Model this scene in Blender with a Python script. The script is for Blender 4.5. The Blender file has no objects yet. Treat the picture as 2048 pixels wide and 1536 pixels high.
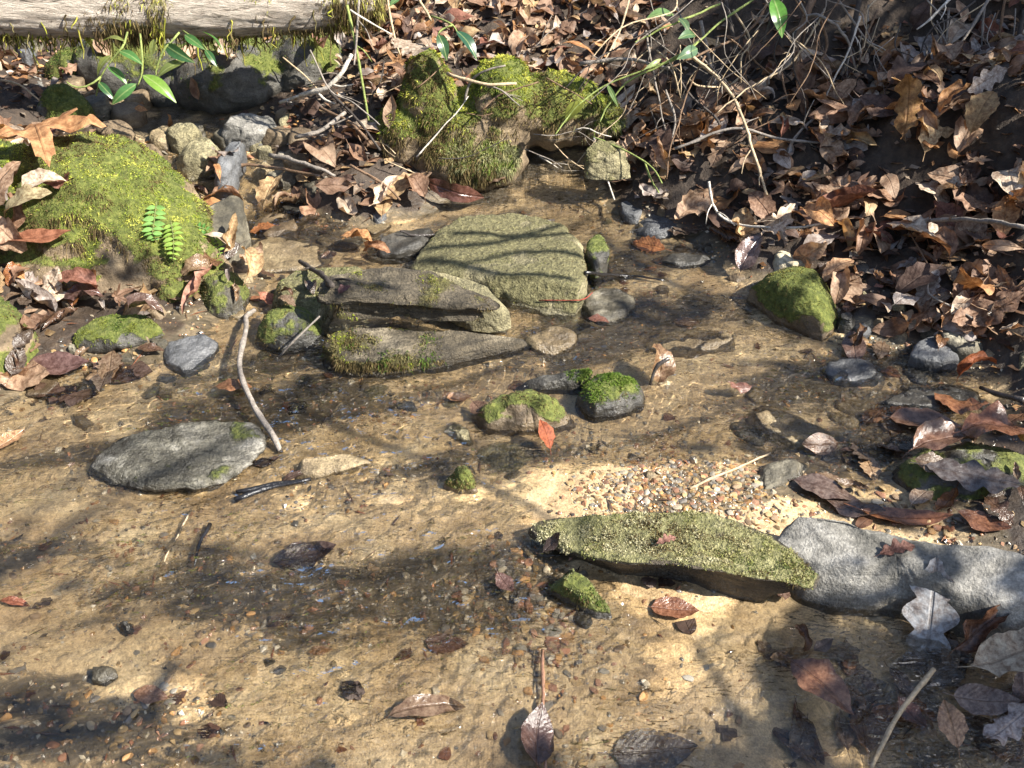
import bpy, math, random
import numpy as np
from mathutils import Vector, Matrix
from mathutils.bvhtree import BVHTree

rnd = random.Random(7)
rng = np.random.default_rng(7)
SC = bpy.context.scene
COL = SC.collection

# ------------------------------------------------------------------ camera
PITCH = math.radians(35.0)
CAMZ = 0.9
FPX = 1967.0                      # focal length in photo pixels (2048 wide)
cam_d = bpy.data.cameras.new('camera')
cam_d.sensor_width = 36.0
cam_d.lens = 36.0 * FPX / 2048.0
cam_d.clip_start = 0.02
cam_d.clip_end = 500.0
cam_d.dof.use_dof = True
cam_d.dof.focus_distance = 1.55
cam_d.dof.aperture_fstop = 22.0
cam = bpy.data.objects.new('camera', cam_d)
COL.objects.link(cam)
cam.location = (0, 0, CAMZ)
cam.rotation_euler = (math.radians(90) - PITCH, 0, 0)
SC.camera = cam

# ------------------------------------------------------------------ sky and sun
SUN_EL, SUN_AZ = math.radians(42.0), math.radians(-24.0)     # azimuth from +X towards +Y
SUN_DIR = np.array([math.cos(SUN_EL) * math.cos(SUN_AZ), math.cos(SUN_EL) * math.sin(SUN_AZ), math.sin(SUN_EL)])
w = bpy.data.worlds.new('World')
SC.world = w
w.use_nodes = True
wn = w.node_tree
wn.nodes.clear()
sky = wn.nodes.new('ShaderNodeTexSky')
sky.sky_type = 'NISHITA'
sky.sun_disc = False
sky.sun_elevation = SUN_EL
sky.sun_rotation = math.radians(90) - SUN_AZ
bg = wn.nodes.new('ShaderNodeBackground')
bg.inputs['Strength'].default_value = 0.085
wo = wn.nodes.new('ShaderNodeOutputWorld')
wn.links.new(sky.outputs[0], bg.inputs[0])
wn.links.new(bg.outputs[0], wo.inputs[0])
sd = bpy.data.lights.new('sun', 'SUN')
sd.energy = 5.0
sd.angle = math.radians(0.53)
sd.color = (1.0, 0.95, 0.86)
so = bpy.data.objects.new('sun', sd)
COL.objects.link(so)
so.location = (3, -1, 4)
so.rotation_euler = Vector(SUN_DIR).to_track_quat('Z', 'Y').to_euler()
vs = SC.view_settings
vs.view_transform = 'Standard'
vs.look = 'None'
vs.exposure = 1.55
vs.gamma = 1.0
SC.cycles.max_bounces = 8
SC.cycles.transparent_max_bounces = 12
SC.cycles.use_denoising = True
SC.cycles.caustics_reflective = False

# ------------------------------------------------------------------ picture <-> place
FWD = np.array([0, math.cos(PITCH), -math.sin(PITCH)])
UP = np.array([0, math.sin(PITCH), math.cos(PITCH)])
RIGHT = np.array([1.0, 0, 0])
CAMP = np.array([0, 0, CAMZ])

def ray(px, py):
    return FWD + RIGHT * (px - 1024) / FPX + UP * (768 - py) / FPX

def at_z(px, py, z):
    d = ray(px, py)
    return CAMP + d * (z - CAMZ) / d[2]

def at_y(px, py, y):
    d = ray(px, py)
    return CAMP + d * y / d[1]

def proj(P):
    P = np.asarray(P, float) - CAMP
    dep = P @ FWD
    return 1024 + P @ RIGHT / dep * FPX, 768 - P @ UP / dep * FPX, dep

def W(y):                         # water level: a gentle run, steeper in the upper riffle
    y = np.asarray(y, float)
    return 0.03 * (y - 1.2) + 0.20 * np.clip(y - 1.88, 0, 0.35)

def at_w(px, py, off=0.0):        # the point of that direction that lies off above the water level
    z = off
    for _ in range(12):
        p = at_z(px, py, z)
        z = float(W(min(p[1], 2.6))) + off
    return at_z(px, py, z)

# ------------------------------------------------------------------ noise
_perm = rng.permutation(256)
_perm = np.concatenate([_perm, _perm, _perm])
_g = rng.normal(size=(256, 3))
_g /= np.linalg.norm(_g, axis=1)[:, None]

def pnoise(P):
    P = np.asarray(P, float)
    i = np.floor(P).astype(int)
    f = P - i
    i &= 255
    u = f * f * f * (f * (f * 6 - 15) + 10)
    r = np.zeros(len(P))
    for dx in (0, 1):
        for dy in (0, 1):
            for dz in (0, 1):
                h = _perm[_perm[_perm[i[:, 0] + dx] + i[:, 1] + dy] + i[:, 2] + dz]
                g = _g[h]
                d = g[:, 0] * (f[:, 0] - dx) + g[:, 1] * (f[:, 1] - dy) + g[:, 2] * (f[:, 2] - dz)
                wt = (u[:, 0] if dx else 1 - u[:, 0]) * (u[:, 1] if dy else 1 - u[:, 1]) * (u[:, 2] if dz else 1 - u[:, 2])
                r += wt * d
    return r * 1.6

def fbm(P, octv=4, gain=0.5, lac=2.03):
    P = np.asarray(P, float)
    a, s, t = 1.0, 0.0, 0.0
    for k in range(octv):
        s = s + a * pnoise(P + 17.3 * k)
        t += a
        a *= gain
        P = P * lac
    return s / t

def ridged(P, octv=4):
    P = np.asarray(P, float)
    a, s, t = 1.0, 0.0, 0.0
    for k in range(octv):
        s = s + a * (1 - np.abs(pnoise(P + 9.1 * k)) * 2)
        t += a
        a *= 0.5
        P = P * 2.07
    return s / t

def sstep(a, b, x):
    t = np.clip((x - a) / (b - a), 0, 1)
    return t * t * (3 - 2 * t)

# ------------------------------------------------------------------ mesh helpers
def mesh_np(name, V, faces, mats=(), smooth=True, attrs=None, cols=None, uv=None):
    """faces: an (n,k) array or a list of such arrays; uv per vertex"""
    if not isinstance(faces, (list, tuple)):
        faces = [faces]
    faces = [np.asarray(f, np.int32) for f in faces if len(f)]
    V = np.asarray(V, np.float32)
    me = bpy.data.meshes.new(name)
    me.vertices.add(len(V))
    me.vertices.foreach_set('co', V.ravel())
    idx = np.concatenate([f.ravel() for f in faces])
    tot = np.concatenate([np.full(len(f), f.shape[1], np.int32) for f in faces])
    st = np.concatenate([[0], np.cumsum(tot)[:-1]]).astype(np.int32)
    me.loops.add(len(idx))
    me.loops.foreach_set('vertex_index', idx)
    me.polygons.add(len(tot))
    me.polygons.foreach_set('loop_start', st)
    me.polygons.foreach_set('use_smooth', np.full(len(tot), smooth, bool))
    me.update(calc_edges=True)
    for m in mats:
        me.materials.append(m)
    if attrs:
        for k, a in attrs.items():
            at = me.attributes.new(k, 'FLOAT', 'POINT')
            at.data.foreach_set('value', np.asarray(a, np.float32))
    if cols is not None:
        at = me.attributes.new('col', 'FLOAT_COLOR', 'POINT')
        c = np.ones((len(V), 4), np.float32)
        c[:, :3] = cols
        at.data.foreach_set('color', c.ravel())
    if uv is not None:
        l = me.uv_layers.new(name='UVMap')
        l.data.foreach_set('uv', np.asarray(uv, np.float32)[idx].ravel())
    return me

def link(name, me, parent=None, loc=None):
    o = bpy.data.objects.new(name, me)
    COL.objects.link(o)
    if parent is not None:
        o.parent = parent
    if loc is not None:
        o.location = loc
    return o

def tag(o, label=None, cat=None, group=None, kind=None):
    if label:
        o['label'] = label
    if cat:
        o['category'] = cat
    if group:
        o['group'] = group
    if kind:
        o['kind'] = kind
    return o

def empty(name, loc):
    o = bpy.data.objects.new(name, None)
    COL.objects.link(o)
    o.empty_display_size = 0.05
    o.location = [float(a) for a in loc]
    return o

def grid_faces(nr, nc, wrap=False):
    r = np.arange(nr - 1)[:, None]
    c = np.arange(nc if wrap else nc - 1)[None, :]
    c2 = (c + 1) % nc
    a = r * nc + c
    b = r * nc + c2
    return np.stack([a, b, b + nc, a + nc], -1).reshape(-1, 4)

def vnormals(V, F):
    N = np.zeros_like(V)
    for f in (F if isinstance(F, list) else [F]):
        n = np.cross(V[f[:, 1]] - V[f[:, 0]], V[f[:, 2]] - V[f[:, 0]]) if f.shape[1] == 3 else \
            np.cross(V[f[:, 2]] - V[f[:, 0]], V[f[:, 3]] - V[f[:, 1]])
        for k in range(f.shape[1]):
            np.add.at(N, f[:, k], n)
    l = np.linalg.norm(N, axis=1)
    l[l == 0] = 1
    return N / l[:, None]

# ------------------------------------------------------------------ materials
class MT:
    def __init__(self, name):
        self.m = bpy.data.materials.new(name)
        self.m.use_nodes = True
        self.t = self.m.node_tree
        self.t.nodes.clear()
    def n(self, typ, props=None, **ins):
        nd = self.t.nodes.new('ShaderNode' + typ)
        for k, v in (props or {}).items():
            setattr(nd, k, v)
        for k, v in ins.items():
            key = int(k[1:]) if k[0] == '_' and k[1:].isdigit() else k.replace('_', ' ')
            s = nd.inputs[key]
            if isinstance(v, bpy.types.NodeSocket):
                self.t.links.new(v, s)
            else:
                if isinstance(v, tuple) and len(v) == 3 and s.type == 'RGBA':
                    v = (*v, 1)
                s.default_value = v
        return nd
    def math(self, op, a, b=0.0, clamp=False):
        return self.n('Math', {'operation': op, 'use_clamp': clamp}, _0=a, _1=b).outputs[0]
    def mix(self, f, a, b, blend='MIX'):
        nd = self.n('Mix', {'data_type': 'RGBA', 'blend_type': blend})
        for i, v in ((0, f), (6, a), (7, b)):
            s = nd.inputs[i]
            if isinstance(v, bpy.types.NodeSocket):
                self.t.links.new(v, s)
            else:
                s.default_value = (*v, 1) if isinstance(v, tuple) else v
        return nd.outputs[2]
    def ramp(self, f, stops, interp='LINEAR'):
        nd = self.n('ValToRGB', None, _0=f)
        cr = nd.color_ramp
        cr.interpolation = interp
        while len(cr.elements) < len(stops):
            cr.elements.new(0.5)
        for e, (p, c) in zip(cr.elements, stops):
            e.position = p
            e.color = (*c, 1) if isinstance(c, tuple) else (c, c, c, 1)
        return nd.outputs[0]
    def noise(self, vec, scale, detail=4.0, rough=0.55, dist=0.0):
        return self.n('TexNoise', None, Vector=vec, Scale=scale, Detail=detail, Roughness=rough, Distortion=dist).outputs[0]
    def attr(self, name, typ='GEOMETRY'):
        return self.n('Attribute', {'attribute_name': name, 'attribute_type': typ})
    def out(self, sh):
        o = self.n('OutputMaterial')
        self.t.links.new(sh, o.inputs[0])
        return self.m

def objcoord(M, offs=True):
    tc = M.n('TexCoord').outputs['Object']
    if not offs:
        return tc
    r = M.n('ObjectInfo').outputs['Random']
    k = M.math('MULTIPLY', r, 37.0)
    return M.n('VectorMath', {'operation': 'ADD'}, _0=tc, _1=k).outputs[0]

def rock_mat(name, c1, c2, c3, strata=0.0, sdir=(1, 1, 6), rough=0.8, speck=0.35, bump=0.5, mossc=((0.085, 0.10, 0.018), (0.17, 0.175, 0.04))):
    M = MT(name)
    v = objcoord(M)
    n1 = M.noise(v, 14, 8, 0.6, 0.4)
    n2 = M.noise(v, 55, 5, 0.6)
    n3 = M.noise(v, 330, 3, 0.6)
    base = M.ramp(n1, [(0.32, c1), (0.5, c2), (0.66, c3)])
    if strata:
        mp = M.n('Mapping', None, Vector=v, Scale=sdir).outputs[0]
        s = M.noise(mp, 16, 6, 0.6, 0.6)
        base = M.mix(M.math('MULTIPLY', M.ramp(s, [(0.4, 0.0), (0.62, 1.0)]), strata), base, tuple(0.45 * a for a in c1))
    else:
        s = n2
    n4 = M.noise(v, 150, 4, 0.75)
    sp = M.mix(1.0, M.ramp(n3, [(0.30, 0.35), (0.5, 1.0), (0.72, 1.8)]), M.ramp(n4, [(0.30, 0.3), (0.46, 1.0), (0.75, 1.5)]), 'MULTIPLY')
    base = M.mix(speck, base, sp, 'MULTIPLY')
    base = M.mix(M.math('MULTIPLY', M.ramp(n2, [(0.52, 0.0), (0.7, 1.0)]), 0.5), base, tuple(0.5 * a for a in c1))
    wet = M.attr('wet').outputs['Fac']
    moss = M.attr('moss').outputs['Fac']
    wetd = M.mix(wet, base, M.mix(1.0, base, (0.42, 0.40, 0.38), 'MULTIPLY'))
    mn = M.noise(v, 120, 4, 0.7)
    mcol = M.ramp(mn, [(0.3, tuple(0.5 * a for a in mossc[0])), (0.5, mossc[0]), (0.7, mossc[1])])
    mf = M.ramp(M.math('ADD', moss, M.math('MULTIPLY', M.math('SUBTRACT', mn, 0.5), 0.9)), [(0.34, 0.0), (0.68, 1.0)])
    colr = M.mix(mf, wetd, mcol)
    rg = M.math('ADD', M.math('MULTIPLY', wet, -(rough - 0.22)), rough, True)
    rg = M.math('ADD', rg, M.math('MULTIPLY', mf, 0.4), True)
    h = M.math('ADD', M.math('MULTIPLY', n2, 0.6), M.math('ADD', M.math('MULTIPLY', n3, 0.2), M.math('ADD', M.math('MULTIPLY', n4, 0.45), M.math('MULTIPLY', s, 0.5))))
    h = M.math('ADD', h, M.math('MULTIPLY', M.math('MULTIPLY', mf, mn), 1.2))
    b = M.n('Bump', None, Strength=bump, Distance=0.016, Height=h).outputs[0]
    p = M.n('BsdfPrincipled', None, Base_Color=colr, Roughness=rg, Normal=b)
    return M.out(p.outputs[0])

def leaf_mat(name, source, rough=0.55, spec=0.4, veins=1.0, trans=0.25):
    M = MT(name)
    if source == 'object':
        c = M.n('ObjectInfo').outputs['Color']
    else:
        c = M.attr('col').outputs['Color']
    tc = M.n('TexCoord')
    uv = tc.outputs['UV']
    sx = M.n('SeparateXYZ', None, _0=uv)
    a = M.math('ABSOLUTE', M.math('SUBTRACT', sx.outputs[0], 0.5))
    wob = M.noise(uv, 5, 3)
    lv = M.math('ADD', M.math('SUBTRACT', sx.outputs[1], M.math('MULTIPLY', a, 1.1)), M.math('MULTIPLY', wob, 0.10))
    tri = M.math('ABSOLUTE', M.math('SUBTRACT', M.math('FRACT', M.math('MULTIPLY', lv, 10.0)), 0.5))
    vein = M.ramp(tri, [(0.0, 1.0), (0.10, 0.0)])
    mid = M.ramp(a, [(0.008, 1.0), (0.02, 0.0)])
    vn = M.math('MAXIMUM', M.math('MULTIPLY', vein, 0.16), M.math('MULTIPLY', mid, 0.8))
    v = objcoord(M)
    blot = M.noise(v, 45 if source != 'object' else 12, 5, 0.65)
    c1 = M.mix(M.ramp(blot, [(0.38, 0.0), (0.62, 0.9)]), c, M.mix(1.0, c, (0.38, 0.30, 0.26), 'MULTIPLY'))
    fine = M.noise(v, 260 if source != 'object' else 60, 3, 0.7)
    c1 = M.mix(0.5, c1, M.ramp(fine, [(0.3, 0.55), (0.7, 1.45)]), 'MULTIPLY')
    c2 = M.mix(M.math('MULTIPLY', vn, 0.45 * veins), c1, M.mix(1.0, c, (0.42, 0.34, 0.28), 'MULTIPLY'))
    pil = M.math('MULTIPLY', tri, 0.13)
    hh = M.math('ADD', M.math('ADD', pil, M.math('MULTIPLY', mid, -0.4)), M.math('MULTIPLY', blot, 0.5))
    b = M.n('Bump', None, Strength=0.55, Distance=0.006, Height=hh).outputs[0]
    p = M.n('BsdfPrincipled', None, Base_Color=c2, Roughness=rough, Normal=b)
    p.inputs['Specular IOR Level'].default_value = spec
    t = M.n('BsdfTranslucent', None, Color=M.mix(1.0, c2, (1.0, 0.75, 0.5), 'MULTIPLY'), Normal=b)
    mx = M.n('MixShader', None, Fac=trans)
    M.t.links.new(p.outputs[0], mx.inputs[1])
    M.t.links.new(t.outputs[0], mx.inputs[2])
    return M.out(mx.outputs[0])

def col_mat(name, rough=0.7, spec=0.3, trans=0.0, noise=0.0, scale=200):
    """colour from the mesh's own 'col' attribute"""
    M = MT(name)
    c = M.attr('col').outputs['Color']
    v = objcoord(M)
    nz = M.noise(v, scale, 4, 0.65)
    if noise:
        c = M.mix(noise, c, M.ramp(nz, [(0.3, 0.4), (0.7, 1.6)]), 'MULTIPLY')
    b = M.n('Bump', None, Strength=0.5, Distance=0.003, Height=nz).outputs[0]
    p = M.n('BsdfPrincipled', None, Base_Color=c, Roughness=rough, Normal=b)
    p.inputs['Specular IOR Level'].default_value = spec
    if trans:
        t = M.n('BsdfTranslucent', None, Color=c)
        mx = M.n('MixShader', None, Fac=trans)
        M.t.links.new(p.outputs[0], mx.inputs[1])
        M.t.links.new(t.outputs[0], mx.inputs[2])
        return M.out(mx.outputs[0])
    return M.out(p.outputs[0])

def obj_mat(name, rough=0.7, spec=0.4, scale=120, wood=False, bump=0.4):
    """colour from the object's colour"""
    M = MT(name)
    c = M.n('ObjectInfo').outputs['Color']
    v = objcoord(M)
    nz = M.noise(v, scale, 5, 0.65, 0.3)
    n2 = M.noise(v, scale * 4, 3, 0.65)
    c = M.mix(0.75, c, M.ramp(nz, [(0.28, 0.35), (0.5, 1.0), (0.72, 1.55)]), 'MULTIPLY')
    c = M.mix(0.5, c, M.ramp(n2, [(0.3, 0.5), (0.7, 1.4)]), 'MULTIPLY')
    b = M.n('Bump', None, Strength=bump, Distance=0.004, Height=M.math('ADD', nz, M.math('MULTIPLY', n2, 0.4))).outputs[0]
    p = M.n('BsdfPrincipled', None, Base_Color=c, Roughness=rough, Normal=b)
    p.inputs['Specular IOR Level'].default_value = spec
    return M.out(p.outputs[0])
# ------------------------------------------------------------------ terrain
CW = [  # picture x, y, height above the water level
    (0,1536,-.012),(250,1500,-.006),(450,1400,-.001),(330,1290,-.001),(600,1480,-.006),(800,1440,-.006),(800,1350,-.004),(1000,1480,-.014),(1200,1440,-.008),
    (1420,1330,.002),(1380,1270,.002),(1330,1400,-.002),(1500,1460,-.02),(1650,1400,-.035),(1800,1400,-.04),(2000,1450,-.025),(2048,1340,-.005),
    (60,1250,-.008),(250,1180,-.016),(450,1180,-.012),(620,1250,-.016),(750,1150,-.016),(950,1180,-.016),(1050,1280,-.012),(1230,1300,-.006),(150,1380,-.003),
    (60,1020,-.005),(300,1060,-.006),(550,1060,-.008),(800,1030,-.001),(900,1000,-.001),(1050,1000,-.001),(1150,980,.004),(1280,980,.009),(1420,1000,.011),(1480,960,.006),
    (1600,960,-.004),(1750,980,-.002),(1900,960,.012),(2048,1000,.03),(1700,1180,-.01),
    (60,880,-.014),(150,820,-.018),(350,790,-.018),(650,800,-.014),(800,870,-.004),(980,900,-.014),(1100,880,-.012),(1300,880,-.012),(1450,900,-.012),
    (1350,760,-.014),(1500,740,-.016),(1650,780,-.016),(1750,880,-.014),(1850,800,-.01),(2000,830,.0),(2100,840,.03),
    (230,720,-.002),(120,710,.012),(-60,700,.03),(420,720,-.01),(600,740,-.02),(800,760,-.014),(260,700,.012),
    (1250,650,-.012),(1400,600,-.014),(1300,520,-.01),(1250,450,-.008),(720,470,-.008),(600,440,-.012),(620,580,-.012),(900,440,-.012),(1050,640,-.012),(1400,500,-.008),
    (1490,520,.02),(1560,600,-.004),(1700,570,.035),(1720,630,.018),(1800,680,.008),(1900,700,.01),(1990,750,.012),
    (1800,560,.06),(1950,590,.075),(2060,660,.075),(1500,430,.055),(1650,450,.075),(1800,450,.09),(1950,470,.12),(2060,500,.15),
    (1350,400,.045),(1480,360,.09),(1700,370,.125),(1900,370,.16),(2060,380,.2),
    (1600,300,.15),(1750,290,.185),(1900,270,.23),(2060,240,.28),
    (1330,340,.08),(1480,270,.16),(1800,215,.26),(2060,170,.33),
    (700,360,.05),(650,300,.07),(560,380,-.006),(480,330,-.004),(400,300,-.006),(330,230,-.004),(230,170,.0),(80,160,.03),(0,110,.05),(560,280,.02),(600,220,.03),
    (0,560,.07),(120,600,.03),(300,560,.03),(450,520,.01),(0,640,.05),(330,640,.015),(480,640,-.004),
]
CP = [at_w(*c) for c in CW]
CP += [np.array(c, float) for c in [
    # the far bank
    (-.33,2.1,.15),(-.30,2.3,.22),(-.2,2.5,.30),(0,2.25,.2),(0,2.4,.27),(0,2.65,.33),(.2,2.3,.24),(.22,2.5,.34),(.3,2.75,.42),(.0,3.1,.45),(-.4,3.0,.42),
    # the cut soil face
    (.40,2.22,.22),(.45,2.38,.46),(.62,2.12,.27),(.66,2.27,.52),(.85,2.08,.31),(.88,2.22,.57),(1.15,2.02,.36),(1.18,2.16,.62),(1.5,2.0,.42),(1.5,2.15,.66),
    (.5,2.6,.54),(.8,2.5,.62),(1.2,2.45,.68),(.8,3.2,.75),(1.6,3,.85),(2.5,2.5,.95),(3.5,3.5,1.2),
    # upstream
    (-.8,2.5,.17),(-1.05,2.7,.22),(-.7,2.75,.24),(-1.3,3.1,.28),(-.5,2.5,.24),(-1.5,2.4,.32),(-1.5,2.0,.24),(-1.1,2.3,.16),(-1.9,3,.4),(-1.3,4.2,.4),
    # left bank
    (-1.1,1.45,.10),(-1.25,1.75,.16),(-1.5,1.4,.2),(-1.2,1.1,.07),(-1.6,.9,.18),(-1.1,.75,.02),(-1.5,.4,.12),(-2.2,1.5,.4),(-3,2.5,.6),(-2.6,.5,.5),
    # right bank
    (1.05,1.2,.05),(1.3,1.3,.12),(1.3,1.0,.10),(1.25,.8,.07),(1.6,1.1,.24),(1.5,.5,.15),(1.35,1.6,.24),(1.8,1.7,.42),(2.4,.8,.55),(3.5,1.5,.8),(1.0,.75,.03),
    # below the picture
    (0,.4,-.04),(.6,.4,-.045),(-.6,.4,-.035),(0,0,-.05),(0,-.8,-.07),(.9,0,.05),(-.9,0,.05),(1.8,-.6,.4),(-1.8,-.6,.4),(0,-3,-.12),(2.5,-3,.5),(-2.5,-3,.5),
    (-4,3,1.6),(-7,3,4.2),(-7,-3,4.0),(-4,-2,1.7),(4.5,-3,1.0),(7,-3,2.2),(5,4,2.0),(7,3,2.6),(0,5,1.5),(-3,5,1.5),(3,5.5,2.0),(0,7.5,2.3),(0,10,3.4),(-4,8,2.8),(4,8,2.8),(-7,9,4.5),(7,9,4.5),(.06,2.02,.035),(.16,2.06,.045),  # outer slopes out of view, raised to block sky light and break up reflections
]]
CP = np.array(CP)
_c = 0.03
_D = np.sqrt(((CP[:, None, :2] - CP[None, :, :2]) ** 2).sum(-1) + _c * _c)
_n = len(CP)
_A = np.zeros((_n + 3, _n + 3))
_A[:_n, :_n] = _D - 0.004 * np.eye(_n)
_A[:_n, _n] = 1
_A[:_n, _n + 1:_n + 3] = CP[:, :2]
_A[_n:, :_n] = _A[:_n, _n:].T
_sol = np.linalg.solve(_A, np.concatenate([CP[:, 2], [0, 0, 0]]))

def axis(lo, hi, step, a, b, grow=1.18):
    mid = list(np.arange(lo, hi, step))
    left, x, s = [], lo, step
    while x > a:
        s = min(s * grow, .5)
        x -= s
        left.append(x)
    right, x, s = [], mid[-1], step
    while x < b:
        s = min(s * grow, .5)
        x += s
        right.append(x)
    return np.array(left[::-1] + mid + right)

def hraw(X, Y):
    P = np.stack([X.ravel(), Y.ravel()], 1)
    z = np.empty(len(P))
    for i in range(0, len(P), 20000):
        q = P[i:i + 20000]
        d = np.sqrt(((q[:, None, :] - CP[None, :, :2]) ** 2).sum(-1) + _c * _c)
        z[i:i + 20000] = d @ _sol[:_n] + _sol[_n] + q @ _sol[_n + 1:]
    return z.reshape(X.shape)

gx = axis(-1.45, 1.5, .0076, -7, 7)
gy = axis(.55, 2.75, .0076, -4, 10)
GX, GY = np.meshgrid(gx, gy)
base = hraw(GX, GY)
P2 = np.stack([GX.ravel(), GY.ravel(), np.zeros(GX.size)], 1)
hw = (base - W(np.minimum(GY, 2.6))).ravel()            # height above water
dry = sstep(.01, .07, hw)
flow = P2 @ np.array([[.94, -.34, 0], [.34, .94, 0], [0, 0, 1]])      # x' along the run
rip = fbm(flow * [9, 26, 1], 3) * .0022
det = fbm(P2 * 16, 4) * (.004 + .022 * dry) + fbm(P2 * 70 + 3, 3) * (.0016 + .011 * dry) + rip * (1 - dry)
det += fbm(P2 * 4.2 + 8, 3) * .007
GZ = base.ravel() + det
hw = GZ - W(np.minimum(GY, 2.6)).ravel()
V = np.stack([GX.ravel(), GY.ravel(), GZ], 1)
GF = grid_faces(len(gy), len(gx))

def ground_z(x, y):
    i = int(np.clip(np.searchsorted(gx, x) - 1, 0, len(gx) - 2))
    j = int(np.clip(np.searchsorted(gy, y) - 1, 0, len(gy) - 2))
    fx = (x - gx[i]) / (gx[i + 1] - gx[i])
    fy = (y - gy[j]) / (gy[j + 1] - gy[j])
    Z = GZ.reshape(len(gy), len(gx))
    return float((Z[j, i] * (1 - fx) + Z[j, i + 1] * fx) * (1 - fy) + (Z[j + 1, i] * (1 - fx) + Z[j + 1, i + 1] * fx) * fy)

M = MT('stream_bed_and_soil')
v = M.n('TexCoord').outputs['Object']
soil = M.attr('soil').outputs['Fac']
silt = M.attr('silt').outputs['Fac']
wet = M.attr('wet').outputs['Fac']
n1 = M.noise(v, 9, 6, 0.6, 0.5)
grain = M.noise(v, 420, 3, 0.7)
spk = M.noise(v, 130, 4, 0.7)
sand = M.ramp(n1, [(0.30, (0.34, 0.235, 0.125)), (0.5, (0.53, 0.39, 0.22)), (0.68, (0.67, 0.525, 0.32))])
sand = M.mix(0.8, sand, M.ramp(grain, [(0.28, 0.45), (0.5, 1.0), (0.72, 1.5)]), 'MULTIPLY')
sand = M.mix(0.8, sand, M.ramp(spk, [(0.3, 0.42), (0.52, 1.0), (0.75, 1.5)]), 'MULTIPLY')
mp = M.n('Mapping', None, Vector=v, Rotation=(0, 0, -0.35), Scale=(1, 2.6, 1)).outputs[0]
sn = M.noise(mp, 17, 9, 0.74, 1.6)
siltc = M.ramp(sn, [(0.3, (0.03, 0.024, 0.013)), (0.5, (0.095, 0.074, 0.045)), (0.7, (0.25, 0.19, 0.115))])
sf = M.ramp(M.math('ADD', silt, M.math('MULTIPLY', M.math('SUBTRACT', sn, 0.5), 1.7)), [(0.38, 0.0), (0.60, 1.0)])
c = M.mix(sf, sand, siltc)
so_n = M.noise(v, 60, 7, 0.7)
soilc = M.ramp(so_n, [(0.3, (0.018, 0.012, 0.008)), (0.55, (0.05, 0.034, 0.022)), (0.75, (0.10, 0.07, 0.045))])
c = M.mix(M.ramp(M.math('ADD', soil, M.math('MULTIPLY', M.math('SUBTRACT', so_n, 0.5), 0.6)), [(0.35, 0.0), (0.65, 1.0)]), c, soilc)
c = M.mix(M.math('MULTIPLY', wet, 0.36), c, M.mix(1.0, c, (0.55, 0.5, 0.42), 'MULTIPLY'))
hb = M.math('ADD', M.math('MULTIPLY', grain, 0.25), M.math('ADD', M.math('MULTIPLY', spk, 0.5), M.math('MULTIPLY', so_n, M.math('MULTIPLY', soil, 1.5))))
b = M.n('Bump', None, Strength=0.6, Distance=0.006, Height=hb).outputs[0]
rg = M.math('ADD', 0.85, M.math('MULTIPLY', wet, -0.45))
p = M.n('BsdfPrincipled', None, Base_Color=c, Roughness=rg, Normal=b)
GROUND_MAT = M.out(p.outputs[0])

front = sstep(1.42, 1.30, V[:, 1]) * sstep(.62, .5, np.abs(V[:, 0] - .05))
soil_a = sstep(.001, .022, hw - .03 * front + fbm(P2 * 12, 3) * .018)
# silty, algae-brown runs of the bed: lie where the current is deeper
px_, py_, _ = proj(V)
def silt_mask(P, h):
    f_ = P @ np.array([[.94, -.34, 0], [.34, .94, 0], [0, 0, 1]])
    m = sstep(.0, -.018, h) * .20 + fbm(f_ * [2.6, 6.5, 1] + 5, 4) * 1.5 + fbm(f_ * [9, 24, 1] + 2, 3) * .6 + .22 - .08 * sstep(1.12, .95, P[:, 1])
    for (cx, cy, rx, ry, a_) in [(520, 1175, .30, .06, .35), (300, 1130, .2, .06, .2), (950, 1190, .16, .07, .25), (250, 800, .3, .08, .3), (620, 820, .2, .06, .2), (1600, 880, .25, .10, .3), (1400, 880, .15, .05, .2), (1800, 760, .2, .12, .3),
                            (150, 1030, .16, .03, -0.59), (820, 1020, .15, .05, -0.77), (1000, 1010, .15, .05, -0.77), (300, 1290, .14, .03, -0.51), (750, 1360, .25, .03, -0.85), (1380, 1310, .12, .08, -.6), (1430, 700, .15, .05, -.25), (1350, 760, .12, .05, -.25), (650, 1400, .2, .05, -0.34), (720, 910, .12, .04, -0.59), (1330, 995, .17, .07, 1.0)]:
        q = at_w(cx, cy)
        m = m + a_ * np.exp(-((P[:, 0] - q[0]) / rx) ** 2 - ((P[:, 1] - q[1]) / ry) ** 2)
    return m
_fr = sstep(1.42, 1.30, V[:, 1]) * sstep(.62, .5, np.abs(V[:, 0] - .05))
silt_a = silt_mask(P2, hw) + sstep(-.006, .004, hw) * (1 - _fr) * .6
_sg = silt_mask(P2, hw).reshape(len(gy), len(gx))
def silt_at(x, y):
    return float(_sg[min(max(np.searchsorted(gy, y), 0), len(gy) - 1), min(max(np.searchsorted(gx, x), 0), len(gx) - 1)])
wet_a = np.exp(-np.clip(hw, 0, 1) / .05)
gme = mesh_np('ground', V - 0, GF, [GROUND_MAT], attrs={'soil': soil_a, 'silt': silt_a, 'wet': wet_a})
ground = tag(link('ground', gme), kind='structure')

BV_V, BV_F = [V.copy()], [GF.copy()]
_off = [len(V)]
def add_bvh(Vw, F):
    for f in (F if isinstance(F, list) else [F]):
        BV_F.append(np.asarray(f) + _off[0])
    BV_V.append(Vw)
    _off[0] += len(Vw)

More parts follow.
